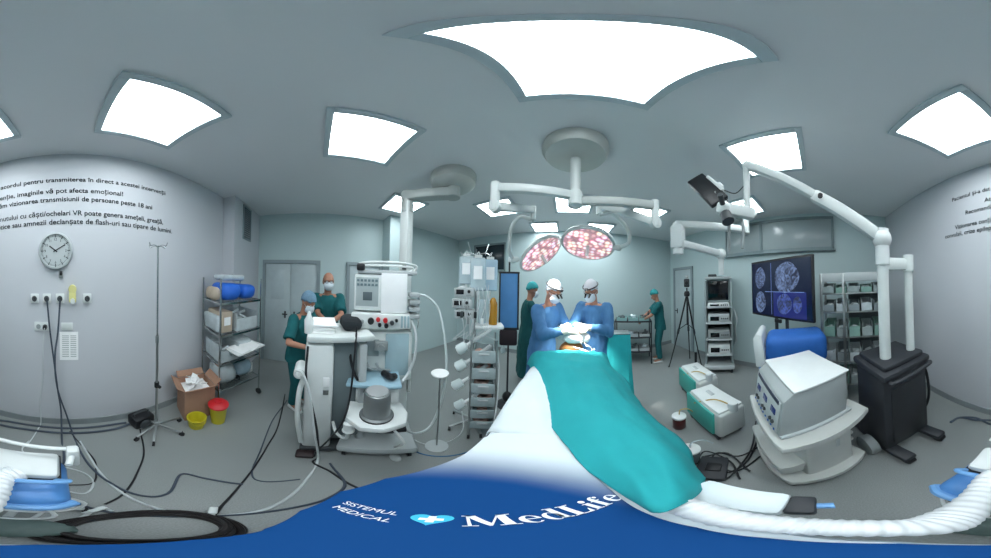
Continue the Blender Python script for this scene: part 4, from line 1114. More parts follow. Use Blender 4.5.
b = MB(); b.tube([(-.1, .05, .6), (-.2, .12, .5), (-.1, .16, .42), (.1, .14, .4), (.2, .05, .5), (.12, .0, .6)], .008); b.tube([(-.05, .09, .6), (-.12, .2, .4), (.1, .2, .33), (.22, .1, .45)], .007); b.build('tubing', WHITE, t)
# padded arm board with a dark end
a, b_ = atz(693, 486, .93), atz(790, 504, .93)
t = thing('padded_arm_board', 'white-wrapped arm board with a dark end sticking out beside the ribbed hose', 'arm board', V((a.x, a.y, .9)))
bar(MB(), a, b_, .12, .06, .025).build('wrapping', SHEET, t, world=True)
dd = (b_-a).normalized(); bar(MB(), b_-dd*.005, b_+dd*.045, .09, .05, .01).build('end_clamp', CHAR, t, world=True)
MB().cyl(b_+dd*.045, b_+dd*.075, .014).build('plug', mat('light_blue_plastic', '6fa3d8'), t, world=True)

# soft grey-green bag and loose tubes on the floor under the blower
b = MB(); b.ell((.14, -.23, .05), (.14, .1, .055), None, 24, 14)
for v_ in b.bm.verts: v_.co += mnoise.noise_vector(v_.co*11)*.03
for v_ in b.bm.verts: v_.co.z = max(v_.co.z, .001)
solo(b, 'floor_bag', mat('grey_green_bag', '5c6f6c', .5, var=.25, scale=20, bump=.3), 'crumpled grey-green bag on the floor in front of the blue blower', 'bag')
for i, (pts, lab) in enumerate((([(0, 522), (25, 520), (45, 508), (52, 495)], 'white tube on the floor left of the crumpled bag, curving to the blower'), ([(58, 527), (80, 517), (100, 506), (112, 510)], 'white tube on the floor between the crumpled bag and the coil'), ([(0, 536), (15, 528), (40, 522)], 'short white tube on the floor nearest the table end'))):
    solo(MB().tube([atz(x_, y_, .012+.004*i) for x_, y_ in pts], .009, 8), 'loose_tube', CABW, lab, 'tube', 'loose tubes under the blower')
# ================================================================== anaesthesia machine and neighbours
rz = math.atan2(.925, .38)
t = thing('anaesthesia_machine', 'tall off-white anaesthesia machine with monitor and drum absorber', 'anaesthesia machine', (-1.37, .57, 0), rz)
AN = mat('anaesthesia_enamel', 'e4eae8', .4); ANB = mat('pale_blue_worktop', '9fc0cf', .35); DST = mat('absorber_metal', '8b8f90', .35, .6)
MB().box((.02, .26, .72), (.56, .36, 1.24), bev=.02).build('cabinet', AN, t)
MB().box((.02, -.0, .16), (.6, .74, .1), bev=.03).build('base', LGREY, t)
for sx in (-.22, .26):
    for sy in (-.3, .3):
        MB().cyl((sx-.015, sy, .055), (sx+.015, sy, .055), .055, n=16).build('caster', BLACK, t)
MB().box((.03, .05, 1.1), (.57, .1, .5), bev=.015).build('front_panel', AN, t)
g = MB(); g.box((-.1, -.005, 1.2), (.2, .012, .16), bev=.004); g.build('panel_inset', mat('pale_grey_inset', '9aa5a6', .4), t)
g = MB()
for k in range(3): g.tube([(-.2+.09*k, -.01, 1.05), (-.17+.09*k, -.06, 1.02), (-.12+.09*k, -.02, .99), (-.05+.08*k, -.05, 1.0)], .011)
g.build('breathing_tube', LGREY, t)
cp = MB().box((0.01, .04, 1.455), (.55, .2, .13), bev=.015).build('control_panel', WHITE, t)
for x, z, r, m in ((-.16, 1.45, .018, GREY), (-.08, 1.46, .03, BLACK), (-.015, 1.475, .02, RED), (-.0, 1.43, .017, BLACK), (.05, 1.47, .022, RED), (.06, 1.425, .02, BLACK), (.11, 1.45, .02, DGREY), (.15, 1.47, .014, BLACK)):
    MB().cyl((x, -.06, z), (x, -.085, z), r, r*.9, 16).build('knob', m, cp)
gl = MB(); 
for k in range(3): gl.box((.2+.03*k, -.062, 1.455), (.018, .008, .1), bev=.003)
gl.build('flow_tube', mat('flow_tube_glass', '9fb6bd', .1), cp)
mo = MB(); mo.box((0.0, .1, 1.69), (.5, .24, .31), bev=.02); mo.build('monitor', AN, t)
MB().box((-.125, -.022, 1.695), (.21, .008, .24), bev=.003).build('monitor_face', mat('monitor_face_grey', 'aeb9ba', .3), t)
sc_ = MB()
for r in range(2):
    for k in range(6): sc_.box((-.21+.034*k, -.028, 1.79-.035*r), (.024, .008, .02), bev=.002)
sc_.build('keys', mat('dull_blue_keys', '6f8389', .4), t)
MB().box((-.12, -.028, 1.66), (.085, .006, .07), bev=.002).build('display', mat('small_grey_display', '5b676b', .2), t)
MB().box((.125, -.03, 1.69), (.24, .006, .33), bev=.002).build('paper_sheet', PAPER, t, label='white paper sheet covering the right half')
tr = MB(); tr.box((.06, .12, 1.862), (.56, .3, .03), bev=.008); tr.build('top_shelf', LGREY, t)
tr = MB(); tr.tube([(-.2, .0, 1.875), (-.2, .0, 1.93), (.06, -.02, 1.945), (.32, .0, 1.93), (.32, .0, 1.875)], .012); tr.tube([(-.2, .24, 1.875), (-.2, .24, 1.93), (.32, .24, 1.93), (.32, .24, 1.875)], .012); tr.build('shelf_rail', OFFW, t)
v_ = MB()
for k in range(4): v_.box((.32, .0+.0*k, 1.5+.06*k), (.1, .13, .035), bev=.008)
v_.build('vaporiser_mount', LGREY, t)
cb = MB(); cb.box((.31, .1, 1.14), (.03, .12, .95), bev=.01); cb.build('side_post', OFFW, t)
lk = MB()
for k in range(6): lk.tube([(.3, .02, 1.68-.04*k), (.36, -.03, 1.66-.04*k), (.38, .06, 1.62-.05*k)], .007)
lk.build('cable_loops', CABW, t)
b = MB(); b.box((-.19, .0, 1.9), (.07, .1, .06), bev=.012); b.build('alarm_lamp', BLACK, t)
b = MB(); b.box((.17, -.012, 1.13), (.22, .02, .42), bev=.01); b.build('glass_panel', mat('pale_glass_panel', 'a9c3cb', .12, spec=.8), t, label='pale glossy panel')
b = MB(); b.box((.02, -.05, 1.24), (.12, .07, .08), bev=.012); b.cyl((.02, -.09, 1.24), (.02, -.11, 1.24), .03); b.build('pressure_gauge', GREY, t)
for x_, z_ in ((-.2, 1.33), (-.12, 1.31)): MB().cyl((x_, -.0, z_), (x_, -.06, z_-.02), .028, .024).build('breathing_port', DGREY, t)
MB().tube([(-.2, -.06, 1.31), (-.24, -.16, 1.2), (-.2, -.2, 1.05), (-.16, -.22, .98)], .012).build('sampling_line', CABB, t)
MB().tube([(.28, -.02, 1.5), (.33, -.08, 1.35), (.32, -.1, 1.15), (.27, -.1, 1.0), (.2, -.2, .97)], .012).build('sampling_line', CABW, t)
# worktop with the absorber tray
w = MB(); w.box((-.03, -.13, .95), (.44, .28, .035), bev=.012); w.build('worktop', ANB, t)
# tray
tray = MB(); tp = [(-.235, -.2), (.2, -.2), (.23, -.34), (.2, -.47), (.05, -.54), (-.1, -.53), (-.22, -.42)]
tray.prism(tp, .68, .74, bev=.02); tray.box((0, -.16, .8), (.36, .12, .16), bev=.03); tray.build('absorber_tray', WHITE, t)
MB().lathe([(.115, .735), (.118, .755), (.098, .765), (.096, .96), (.09, .985), (.08, .99), (.001, .985)], 32, (.0, -.37, 0)).build('absorber_drum', DST, t)
MB().lathe([(.078, .985), (.078, .996), (.001, .998)], 32, (.0, -.37, 0)).build('drum_lid', mat('brushed_lid', 'b3b5b6', .4, .3), t)
MB().lathe([(.122, .735), (.122, .752), (.1, .758)], 32, (.0, -.37, 0)).build('drum_gasket', BLACK, t)
bk = MB(); bk.tube([(.05, -.1, 1.0), (.1, -.2, 1.02), (.14, -.16, 1.0)], .03); bk.build('black_valve', BLACK, t)
u_ = MB(); u_.cyl((-.18, -.45, .6), (-.18, -.45, .69), .038, n=16); u_.ell((-.18, -.45, .6), (.045, .045, .03)); u_.build('water_trap', WHITE, t)
MB().tube([(-.18, -.45, .58), (-.2, -.42, .44), (-.28, -.36, .42), (-.34, -.28, .5)], .014).build('drain_tube', WHITE, t); MB().tube([(.12, -.48, .66), (.18, -.5, .5), (.14, -.4, .3)], .012).build('drain_tube', WHITE, t)
u_ = MB(); u_.box((.08, -.44, .65), (.24, .09, .04), bev=.01); u_.build('tray_bracket', BLACK, t)
u_ = MB(); u_.box((-.19, -.2, .5), (.1, .16, .36), bev=.02); u_.box((.08, -.12, .45), (.16, .12, .4), bev=.02); u_.build('valve_block', mat('dull_metal_block', '6d7476', .4, .5), t)
pw = MB(); pw.box((-.26, -.1, 1.02), (.03, .05, .1), bev=.006); pw.build('gauge_clip', BLACK, t)

# the side cabinet at its left
t = thing('side_cabinet', 'white upright cabinet end with a worktop, left of the anaesthesia machine', 'cabinet', (-1.4, .13, 0), PI/2)
# local x -> room +y, local y -> room -x
MB().box((-.105, 0, .71), (.225, .4, 1.22), bev=.03).build('side_panel', WHITE, t)
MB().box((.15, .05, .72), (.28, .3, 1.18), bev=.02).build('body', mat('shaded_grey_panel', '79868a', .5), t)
MB().box((.06, 0.0, 1.36), (.54, .42, .05), bev=.015).build('worktop', OFFW, t)
MB().box((.245, -.14, .7), (.07, .1, 1.22), bev=.02).build('post', LGREY, t)
MB().box((.02, 0, .06), (.5, .42, .08), bev=.02).build('plinth', DGREY, t)
hd = MB(); hd.tube([(-.215, -.17, 1.05), (-.25, -.22, .9), (-.255, -.225, .6), (-.22, -.2, .2)], .022, 10); hd.build('bumper_rail', OFFW, t)
MB().box((-.05, -.205, 1.0), (.05, .012, .09), bev=.005).build('label_plate', PAPER, t)
MB().box((-.05, -.206, .9), (.045, .016, .05), bev=.005).build('latch', STEEL, t)
sd = MB(); sd.cyl((-.25, -.12, 1.1), (-.25, -.26, 1.1), .05, .045, 18); sd.ell((-.25, -.27, 1.1), .03); sd.build('valve_housing', WHITE, t)
pd = MB(); pd.box((-.18, -.25, .03), (.14, .11, .05), bev=.02); pd.build('foot_pedal', mat('dark_brown_pedal', '2c2021', .5), t)
# papers and dark cloth on its top
Rt = RM[t.name]
o = thing('paper_stack', 'stack of white forms on the cabinet worktop', 'papers', Rt @ V((-.08, .0, 1.386)), PI/2)
b = MB()
for k in range(6): b.box((random.uniform(-.01, .01), random.uniform(-.01, .01), .006+.011*k), (.21, .28, .009), rz=random.uniform(-.12, .12))
b.build('sheets', PAPER, o)
b = MB(); b.box((0, 0, 0), (.17, .24, .1), bev=.04, seg=3)
for v in b.bm.verts: v.co = Rt @ (v.co+mnoise.noise_vector(v.co*14)*.015+V((.17, .02, 1.437)))
solo(b, 'folded_cloth', mat('dark_grey_cloth', '22282c', .9), 'dark grey bundled cloth on the cabinet worktop beside the forms', 'cloth')
b = MB(); q = Rt @ V((-.2, -.12, 1.386)); b.lathe([(.001, 0), (.035, 0), (.038, .1), (.02, .13), (.012, .16), (.001, .165)], 16, q); solo(b, 'white_bottle', WHITE, 'small white bottle on the near corner of the cabinet worktop', 'bottle')

# cables in front
def cable(name, pts, r, m, lab, cat='cable', grp='cables on the floor'):
    return solo(MB().tube(pts, r, 8), name, m, lab, cat, grp)
F = .008
cable('power_cable', [atr(308, 345, 1.16), atr(306, 375, 1.13), atr(311, 400, 1.1), atr(317, 430, 1.08), atz(318, 455, .06), atz(313, 461, F), atz(330, 470, F), atz(350, 483, F), atz(372, 492, F)], .009, CABB, 'black cable hanging down the front of the white cabinet end')
cable('power_cable', [atr(357, 325, 1.25), atr(354, 360, 1.2), atr(350, 395, 1.15), atr(343, 420, 1.05), atz(330, 437, .35), atz(318, 449, .1), atz(314, 455, F+.005)], .008, CABB, 'black cable hanging between the cabinet and the absorber drum')
cable('white_tube', [atr(297, 369, 1.12), atr(303, 373, 1.1), atr(310, 395, 1.08), atr(314, 430, 1.06), atz(318, 458, .04), atz(305, 480, F), atz(290, 495, F), atz(262, 509, F), atz(225, 514, F), atz(180, 512, F), atz(135, 499, F), atz(108, 480, F), atz(88, 453, F), atz(80, 440, F)], .01, CABW, 'long white tube from the cabinet valve sweeping across the floor', 'tube')
cable('power_cable', [atz(285, 393, F), atz(278, 425, F), atz(266, 447, F), atz(245, 478, F), atz(226, 500, F), atz(214, 514, F+.01)], .007, CABB, 'black cable curving over the floor from the cabinet to the coil, nearer one')
cable('power_cable', [atz(287, 399, F), atz(272, 420, F), atz(258, 455, F), atz(252, 472, F), atz(262, 480, F), atz(300, 478, F)], .006, CABG, 'thin grey cable looping on the floor left of the cabinet')
cable('power_cable', [atz(140, 428, F), atz(144, 450, F), atz(137, 472, F), atz(124, 492, F), atz(105, 503, F)], .007, CABB, 'black cable running from the floor pump toward the blower')
cable('white_tube', [atz(40, 424, F), atz(30, 440, F), atz(22, 448, F), atz(30, 455, F), atz(50, 462, F), atz(80, 470, F), atz(93, 480, F), atz(85, 492, F), atz(60, 488, F)], .007, CABW, 'thin white tube looping on the floor beside the blower', 'tube')
cable('power_cable', [atz(58, 500, F), atz(65, 485, F), atz(92, 482, F), atz(96, 470, F), atz(92, 455, F), atz(70, 430, F)], .006, CABB, 'short black cable bent round behind the blower')
# coil of black cable
b = MB(); cc_ = V((-.13, -.22, 0))
for k in range(7):
    ph = random.uniform(0, 6); rr = .17+random.uniform(-.03, .03)
    ox, oy = random.uniform(-.018, .018), random.uniform(-.012, .012)
    b.tube([cc_+V((ox+rr*1.05*math.cos(q+ph), oy+rr*.86*math.sin(q+ph), .012+.009*k+.006*math.sin(q*2))) for q in [2*PI*i/16 for i in range(17)]], .011, 7, 3)
coil = solo(b, 'cable_coil', mat('black_brown_cable', '1b1516', .5), 'thick round coil of black cable on the floor under the table foot', 'cable coil')
for (px, py), lab in (((213, 509), 'white cable tie block on the right side of the black coil'), ((98, 508), 'white cable connector on the left side of the black coil')):
    q = atz(px, py, .06); s = thing('connector', lab, 'connector', V((q.x, q.y, .04)), random.uniform(0, 3), 'white connectors by the coil')
    MB().box((0, 0, .018), (.07, .03, .03), bev=.008).build('body', WHITE, s); MB().box((.045, 0, .018), (.03, .02, .02), bev=.004).build('plug', LGREY, s)

# white round dish on a thin stand, breathing hose
q = atr(440, 373, 1.35)
t = thing('round_dish_stand', 'white round dish on a thin floor stand right of the anaesthesia machine', 'stand', (q.x, q.y, 0))
MB().lathe([(.001, 0), (.07, 0), (.078, .012), (.074, .016), (.001, .012)], 28, (0, 0, q.z)).build('dish', mat('bright_white_dish', 'f6f8f8', .4), t)
b = MB(); b.cyl((0, 0, .03), (0, 0, q.z), .008); b.build('stem', STEEL, t); MB().lathe([(.001, 0), (.1, 0), (.1, .012), (.02, .03), (.001, .03)], 24).build('base', LGREY, t)
p0 = atr(418, 293, 1.5)
cable('breathing_hose', [p0, atr(428, 296, 1.5), atr(438, 307, 1.5), atr(443, 325, 1.48), atr(446, 350, 1.46), atr(446, 372, 1.44), atr(441, 400, 1.4), atr(430, 425, 1.35), atr(415, 432, 1.2), atr(400, 425, 1.08)], .011, mat('pale_ribbed_hose', 'c6d0d0', .5), 'pale breathing hose arching from the machine down to the absorber', 'hose')
# small things under and before the machine
for px, py, lab, nm in ((395, 457, 'pale oval foot switch on the floor under the absorber tray', 'foot_switch'),):
    q = atz(px, py, 0); b = MB(); b.ell((q.x, q.y, .02), (.06, .04, .022)); solo(b, nm, LGREY, lab, 'foot switch')
cable('floor_tube', [atz(400, 440, F), atz(420, 452, F), atz(445, 455, F), atz(470, 450, F), atz(490, 440, F)], .007, mat('blue_tube', '3d6c92', .5), 'thin blue tube on the floor between the machine and the drawer rack', 'tube')
cable('floor_tube', [atz(405, 432, F), atz(425, 443, F), atz(450, 440, F), atz(463, 428, .2), atz(462, 410, .35)], .006, CABW, 'thin white tube rising to the lowest white bottle of the drawer rack', 'tube')

# ================================================================== drip stand with pumps, then the drawer rack
c = V((-.97, 1.5, 0))
t = thing('infusion_stand', 'drip stand crowded with clear bags and stacked infusion pumps', 'drip stand', c, math.atan2(c.y, c.x)-PI/2)
# local x -> right seen from the camera, y -> away
MB().cyl((0, 0, .06), (0, 0, 2.1), .014).build('pole', STEEL, t)
hk = MB()
for a in (0, 1.57, 3.14, 4.71): hk.tube([(0, 0, 2.08), (.1*math.cos(a), .1*math.sin(a), 2.1), (.16*math.cos(a), .16*math.sin(a), 2.08), (.175*math.cos(a), .175*math.sin(a), 2.11)], .005, 6)
hk.tube([(-.05, 0, 2.08), (-.08, 0, 2.16), (-.1, .02, 2.22)], .004, 6); hk.tube([(.1, 0, 2.08), (.14, 0, 2.2)], .004, 6); hk.build('hooks', CHROME, t)
for k in range(5):
    a = 2*PI*k/5; l = bar(MB(), (0, 0, .09), (.28*math.cos(a), .28*math.sin(a), .07), .03, .025, .006).build('leg', STEEL, t); MB().cyl((.28*math.cos(a)-.012, .28*math.sin(a), .03), (.28*math.cos(a)+.012, .28*math.sin(a), .03), .03, n=12).build('caster', BLACK, l)
Rt = RM[t.name]
for x, y, z, w, h, m, lab in ((-.11, -.03, 1.78, .16, .28, CLEAR, 'clear drip bag on the left hook of the drip stand'), (.02, -.08, 1.72, .17, .32, CLEAR, 'clear drip bag hanging at the front of the drip stand'),
                            (.16, -.0, 1.72, .17, .32, mat('pale_blue_bag', 'b9d3e4', .2, alpha=.75), 'plump pale blue drip bag on the right hook of the drip stand'), (.03, .09, 1.83, .16, .24, CLEAR, 'clear drip bag hanging behind the others on the drip stand')):
    o = thing('drip_bag', lab, 'drip bag', Rt @ V((x, y, z-.0)), math.atan2(c.y, c.x)-PI/2, 'drip bags')
    b = MB(); b.box((0, 0, h/2), (w, .045, h), bev=.02, seg=3); b.build('bag', m, o)
    b = MB(); b.box((0, 0, h+.012), (w*.5, .006, .03), bev=.002); b.tube([(-.02, 0, h+.02), (0, 0, h+.06), (.02, 0, h+.02)], .003, 5); b.build('hanger_tab', WHITE, o)
    b = MB(); b.cyl((0, 0, -.04), (0, 0, .01), .008, .012); b.tube([(0, 0, -.04), (.01, -.01, -.2), (-.02, -.02, -.4)], .003, 5); b.build('drip_tube', WHITE, o)
    MB().box((0, -.024, h*.55), (w*.55, .002, h*.4)).build('sticker', PAPER, o)
for k, (x, z) in enumerate(((-.09, 1.66), (-.11, 1.555), (-.08, 1.45))):
    o = thing('infusion_pump', ['topmost infusion pump clamped on the drip stand', 'middle infusion pump clamped on the drip stand', 'lowest infusion pump clamped on the drip stand'][k], 'infusion pump', Rt @ V((x-.03, -.08, z)), math.atan2(c.y, c.x)-PI/2, 'infusion pumps')
    MB().box((0, 0, .045), (.21, .12, .09), bev=.012).build('body', LGREY, o)
    MB().box((-.045, -.061, .05), (.08, .006, .045), bev=.003).build('display', SCREEN, o)
    MB().cyl((.05, -.06, .055), (.05, -.075, .055), .016).build('knob', BLACK, o); b = MB()
    for j in range(3): b.box((.03+.02*j, -.062, .02), (.012, .006, .01), bev=.002)
    b.build('button', GREY, o); MB().cyl((-.11, -.02, .07), (.0, -.02, .1), .013).build('syringe', WHITE, o)
b = MB(); b.lathe([(.001, 0), (.045, 0), (.047, .2), (.03, .24), (.014, .26), (.001, .262)], 18, Rt @ V((.19, -.1, 1.4))); 
o = solo(b, 'amber_bottle', mat('amber_glass', 'a87a24', .15), 'amber bottle standing beside the infusion pumps', 'bottle')
o = thing('bottle_bracket', 'white bracket holding the amber bottle and a clear canister on the drip stand', 'bracket', Rt @ V((.12, -.06, 1.36)), math.atan2(c.y, c.x)-PI/2)
MB().box((0.03, -.03, .02), (.3, .16, .035), bev=.01).build('plate', WHITE, o); b = MB(); b.cyl((-.05, -.03, .05), (-.05, -.03, .28), .04); b.build('canister', CLEAR, o)

o = thing('infusion_lines', 'tangle of thin clear lines and clamps looping between the pumps and the drip bags', 'infusion lines', Rt @ V((-.02, -.15, 1.2)), math.atan2(c.y, c.x)-PI/2)
b = MB()
for k in range(9):
    x0 = -.16+.04*k; b.tube([(x0, .06, .58), (x0+random.uniform(-.05, .05), .0, .4), (x0+random.uniform(-.08, .08), -.02, .2), (x0+random.uniform(-.1, .1), .0, random.uniform(-.05, .1)), (x0*.4, .05, .12)], .004, 5)
b.build('lines', CABW, o)
for k in range(4): MB().box((-.12+.07*k, -.01, .3-.06*(k % 2)), (.03, .025, .06), bev=.006).build('clamp', [DGREY, GREY, BLACK, WHITE][k], o)
c = V((-.80, 1.42, 0)); rz = math.atan2(c.y, c.x)-PI/2
t = thing('drawer_rack', 'narrow rack of clear drawers below the drip bags', 'drawer rack', c, rz)
W = .24
b = MB()
for sx in (-1, 1):
    for sy in (-1, 1): b.cyl((sx*W/2, sy*.13, .05), (sx*W/2, sy*.13, 1.3), .011)
b.build('frame', STEEL, t)
DRW = mat('clear_drawer_plastic', 'a9b8ba', .25, var=.2, scale=18, alpha=.9)
for k in range(6):
    z = .2+.175*k; d = MB(); d.box((0, 0, z), (W-.02, .26, .012)); d.box((0, -.135, z+.06), (W-.015, .012, .12), bev=.004); d.box((W/2-.02, 0, z+.05), (.008, .26, .1)); d.box((-W/2+.02, 0, z+.05), (.008, .26, .1)); d.box((0, .13, z+.05), (W-.02, .008, .1))
    o = d.build('drawer', DRW, t); MB().box((0, -.145, z+.09), (.1, .014, .018), bev=.004).build('handle', LGREY, o)
    b = MB()
    for j in range(4): b.box((random.uniform(-.06, .06), random.uniform(-.07, .07), z+.045), (.08, .1, .05), rz=random.uniform(0, 3), bev=.01)
    b.build('contents', mat('mixed_packs', 'b08f84', .6, var=.4, scale=20), o)
for k in range(4): MB().cyl((W/2*(1 if k % 2 else -1)-.012, .13*(1 if k < 2 else -1), .035), (W/2*(1 if k % 2 else -1)+.012, .13*(1 if k < 2 else -1), .035), .035, n=14).build('caster', BLACK, t)
for k, (px, py) in enumerate(((458, 349), (457, 366), (454, 385), (457, 405))):
    e = atr(px, py, 1.5); f = atr(px+15, py-9, 1.52); d = (f-e).normalized()
    b = MB(); b.cyl(e, e+d*.085, .052, .047, 18); b.cyl(e+d*.075, e+d*.1, .04, .02, 18)
    o = thing('suction_bottle', ['topmost white bottle tilted out of the drawer rack', 'second white bottle from the top, tilted out of the drawer rack', 'third white bottle from the top, tilted out of the drawer rack', 'lowest white bottle tilted out of the drawer rack'][k], 'bottle', e, 0, 'white bottles on the drawer rack')
    b.build('body', mat('milky_bottle', 'c4d0d0', .35), o, world=True); MB().cyl(e+d*.1, e+d*.17, .016, .014).build('neck', WHITE, o, world=True); MB().cyl(e-d*.012, e, .034, .042, 18).build('cap', WHITE, o, world=True)
    bar(MB(), f, f+d*.22, .035, .03, .008).build('holder', LGREY, o, world=True)
cable('drip_line', [atr(497, 340, 1.55), atr(499, 370, 1.5), atr(497, 400, 1.45), atr(493, 425, 1.3), atz(486, 440, .1), atz(480, 445, F)], .006, CABW, 'white line hanging down the right side of the drawer rack', 'tube')

# blue panel on a pole
c = V((-.79, 2.08, 0)); rz = math.atan2(c.y, c.x)-PI/2
t = thing('panel_stand', 'blue panel in a black frame hanging on a thin dark pole stand', 'panel stand', c, rz)
MB().cyl((0, .02, .1), (0, .02, 2.1), .013).build('pole', CHAR, t)
MB().box((0, -.01, 1.58), (.24, .02, .70), bev=.008).build('panel', mat('sky_blue_panel', '5592cc', .5, var=.12), t)
b = MB()
for x, z, w, h in ((0, 1.935, .29, .025), (0, 1.225, .29, .03), (.13, 1.58, .022, .72), (-.13, 1.58, .022, .72)): b.box((x, -.01, z), (w, .03, h), bev=.005)
b.build('frame', BLACK, t)
b = MB(); b.box((0, 0, 1.1), (.25, .06, .22), bev=.03); b.build('pouch', mat('dark_maroon_pouch', '2a2026', .7), t)
b = MB(); b.ell((0, .02, .14), (.07, .07, .09)); b.build('weight', BLACK, t)
MB().lathe([(.001, 0), (.15, 0), (.15, .015), (.03, .05), (.001, .06)], 24).build('base', CHAR, t)
MB().box((.03, 0, 2.1), (.1, .05, .06), bev=.015).build('top_clamp', WHITE, t)
b = MB(); b.ell((-.07, -.02, .93), (.035, .03, .05)); b.cyl((-.07, -.02, .95), (-.07, -.0, 1.02), .01); b.build('hand_bulb', mat('pale_bulb', 'b9c8ca', .5), t)
# ================================================================== right side of the room
# television on a floor stand
a, b_ = V((1.955, .01, 0)), V((2.49, 1.04, 0)); ctr = (a+b_)/2; u = (a-b_).normalized()
t = thing('television', 'large black wall-size television showing grey brain scans', 'television', (ctr.x, ctr.y, 0), math.atan2(u.y, u.x))
W_ = (a-b_).length; z0, z1 = 1.32, 2.1; zc_ = (z0+z1)/2; hh = z1-z0
MB().box((0, .02, zc_), (W_, .05, hh), bev=.008).build('case', BLACK, t)
def scanmat():
    m = mat('lit_screen', '060a1c', .15, emit='0b1230', estr=.7); return m
scn = MB().box((0, -.008, zc_), (W_-.05, .006, hh-.06)).build('screen', scanmat(), t)
def brainmat(nm, col, s):
    m = bpy.data.materials.new(nm); m.use_nodes = True; nt = m.node_tree; p = nt.nodes['Principled BSDF']; p.inputs['Base Color'].default_value = (.01, .01, .02, 1)
    tc = nt.nodes.new('ShaderNodeTexCoord'); v = nt.nodes.new('ShaderNodeTexNoise'); v.inputs['Scale'].default_value = s; v.inputs['Detail'].default_value = 5; v.inputs['Distortion'].default_value = 2.5
    nt.links.new(tc.outputs['Object'], v.inputs['Vector']); r = nt.nodes.new('ShaderNodeValToRGB'); r.color_ramp.elements[0].position = .38; r.color_ramp.elements[0].color = lin('151c33'); r.color_ramp.elements[1].position = .66; r.color_ramp.elements[1].color = lin(col)
    nt.links.new(v.outputs['Fac'], r.inputs[0]); nt.links.new(r.outputs[0], p.inputs['Emission Color']); p.inputs['Emission Strength'].default_value = .9
    return m
BR = brainmat('brain_scan_image', '7289b4', 11); BR2 = brainmat('tinted_scan_image', '4a5fb0', 10)
MB().box((.2, -.0125, z0+.19), (.56, .003, .32)).build('tinted_pane', mat('violet_screen_pane', '11163f', .2, emit='1a2060', estr=.8), scn)
Rx = Matrix.Rotation(PI/2, 4, 'X')
def scan(x, z, rx, rz_, m, d=.0):
    poly = [(rx*math.cos(q)*(1+.05*math.cos(3*q)), rz_*math.sin(q)*(1+.06*math.sin(2*q))) for q in [2*PI*k/28 for k in range(28)]]
    MB().prism(poly, .0125+d, .0145+d, M=Matrix.Translation((x, 0, z)) @ Rx).build('scan_image', m, scn)
scan(-.36, z1-.24, .115, .15, BR); scan(-.36, z0+.2, .115, .15, BR); scan(.16, z1-.25, .21, .19, BR); scan(.12, z0+.2, .13, .13, BR2, .003); scan(.34, z0+.2, .07, .1, BR2, .003)
b = MB(); b.box((.1, -.014, z0+.35), (.7, .003, .006)); b.box((-.12, -.014, zc_), (.004, .003, hh-.1)); b.build('menu_lines', mat('pale_screen_lines', '6f86c0', .3, emit='6f86c0', estr=.5), scn)
b = MB(); b.box((0, -.01, z0-.03), (.12, .03, .05), bev=.008); b.build('sensor_bar', BLACK, t)
b = MB(); b.cyl((-.1, .07, .05), (-.1, .07, 1.75), .025); b.cyl((.1, .07, .05), (.1, .07, 1.75), .025); b.box((0, .065, 1.7), (.4, .04, .3), bev=.01); b.build('stand_post', DGREY, t)
b = MB(); b.box((0, .1, .045), (.8, .1, .05), bev=.015); b.box((-.35, .16, .04), (.07, .34, .05), bev=.015); b.box((.35, .16, .04), (.07, .34, .05), bev=.015); b.build('stand_foot', DGREY, t)

# electrosurgical unit on its trolley
u = V((.58, -.81, 0)); rz = math.atan2(u.y, u.x); near = V((.72, .18, 0)); v = V((.81, .58, 0))
cen = near+u*.335+v*.35
t = thing('equipment_trolley', 'white curved trolley with a pedestal and lower shelf carrying the big generator', 'trolley', cen, rz)
# local: x along u (right), y along v (away); near corner (-.335,-.35); controls face -x
def rrect(x0, x1, y0, y1, bulge=0., n=8):
    p = []
    for k in range(n+1): q = k/n; p.append((x0+(x1-x0)*q, y0-bulge*math.sin(PI*q)))
    for k in range(n+1): q = k/n; p.append((x1, y0+(y1-y0)*q))
    for k in range(n+1): q = k/n; p.append((x1+(x0-x1)*q, y1))
    for k in range(n+1): q = k/n; p.append((x0-bulge*.6*math.sin(PI*q), y1+(y0-y1)*q))
    out = []
    for a in p:
        if not out or math.hypot(a[0]-out[-1][0], a[1]-out[-1][1]) > 1e-4: out.append(a)
    if math.hypot(out[0][0]-out[-1][0], out[0][1]-out[-1][1]) < 1e-4: out.pop()
    return out
TR = mat('trolley_plastic', 'c3c6c2', .45)
MB().prism(rrect(-.335, .335, -.35, .35, .03), .715, .765, bev=.012).build('top_tray', TR, t)
b = MB(); b.prism(rrect(-.17, .2, -.29, .24, .006), .1, .72, bev=.02); b.build('pedestal', TR, t)
b = MB(); b.prism(rrect(-.3, .3, -.33, .33, .05), .075, .125, bev=.015); b.build('base_plate', TR, t)
b = MB(); b.prism(rrect(-.33, -.16, -.27, .32, .01), .3, .36, bev=.012); b.prism(rrect(-.31, -.16, -.25, .3, .01), .2, .28, bev=.012); b.build('lower_shelf', TR, t)
for k in range(2): MB().box((.23, -.15, .3+.1*k), (.12, .16, .04), bev=.015).build('cable_hook', TR, t)
MB().box((.06, -.297, .5), (.03, .006, .1), bev=.002).build('embossed_mark', LGREY, t)
for sx in (-.26, .26):
    for sy in (-.28, .28): 
        MB().cyl((sx-.018, sy, .04), (sx+.018, sy, .04), .04, n=16).build('caster', BLACK, t)
Rt = RM[t.name]
g = thing('generator_unit', 'big grey-white electrosurgical generator with a flat white top on the trolley', 'generator', Rt @ V((0, 0, .766)), rz)
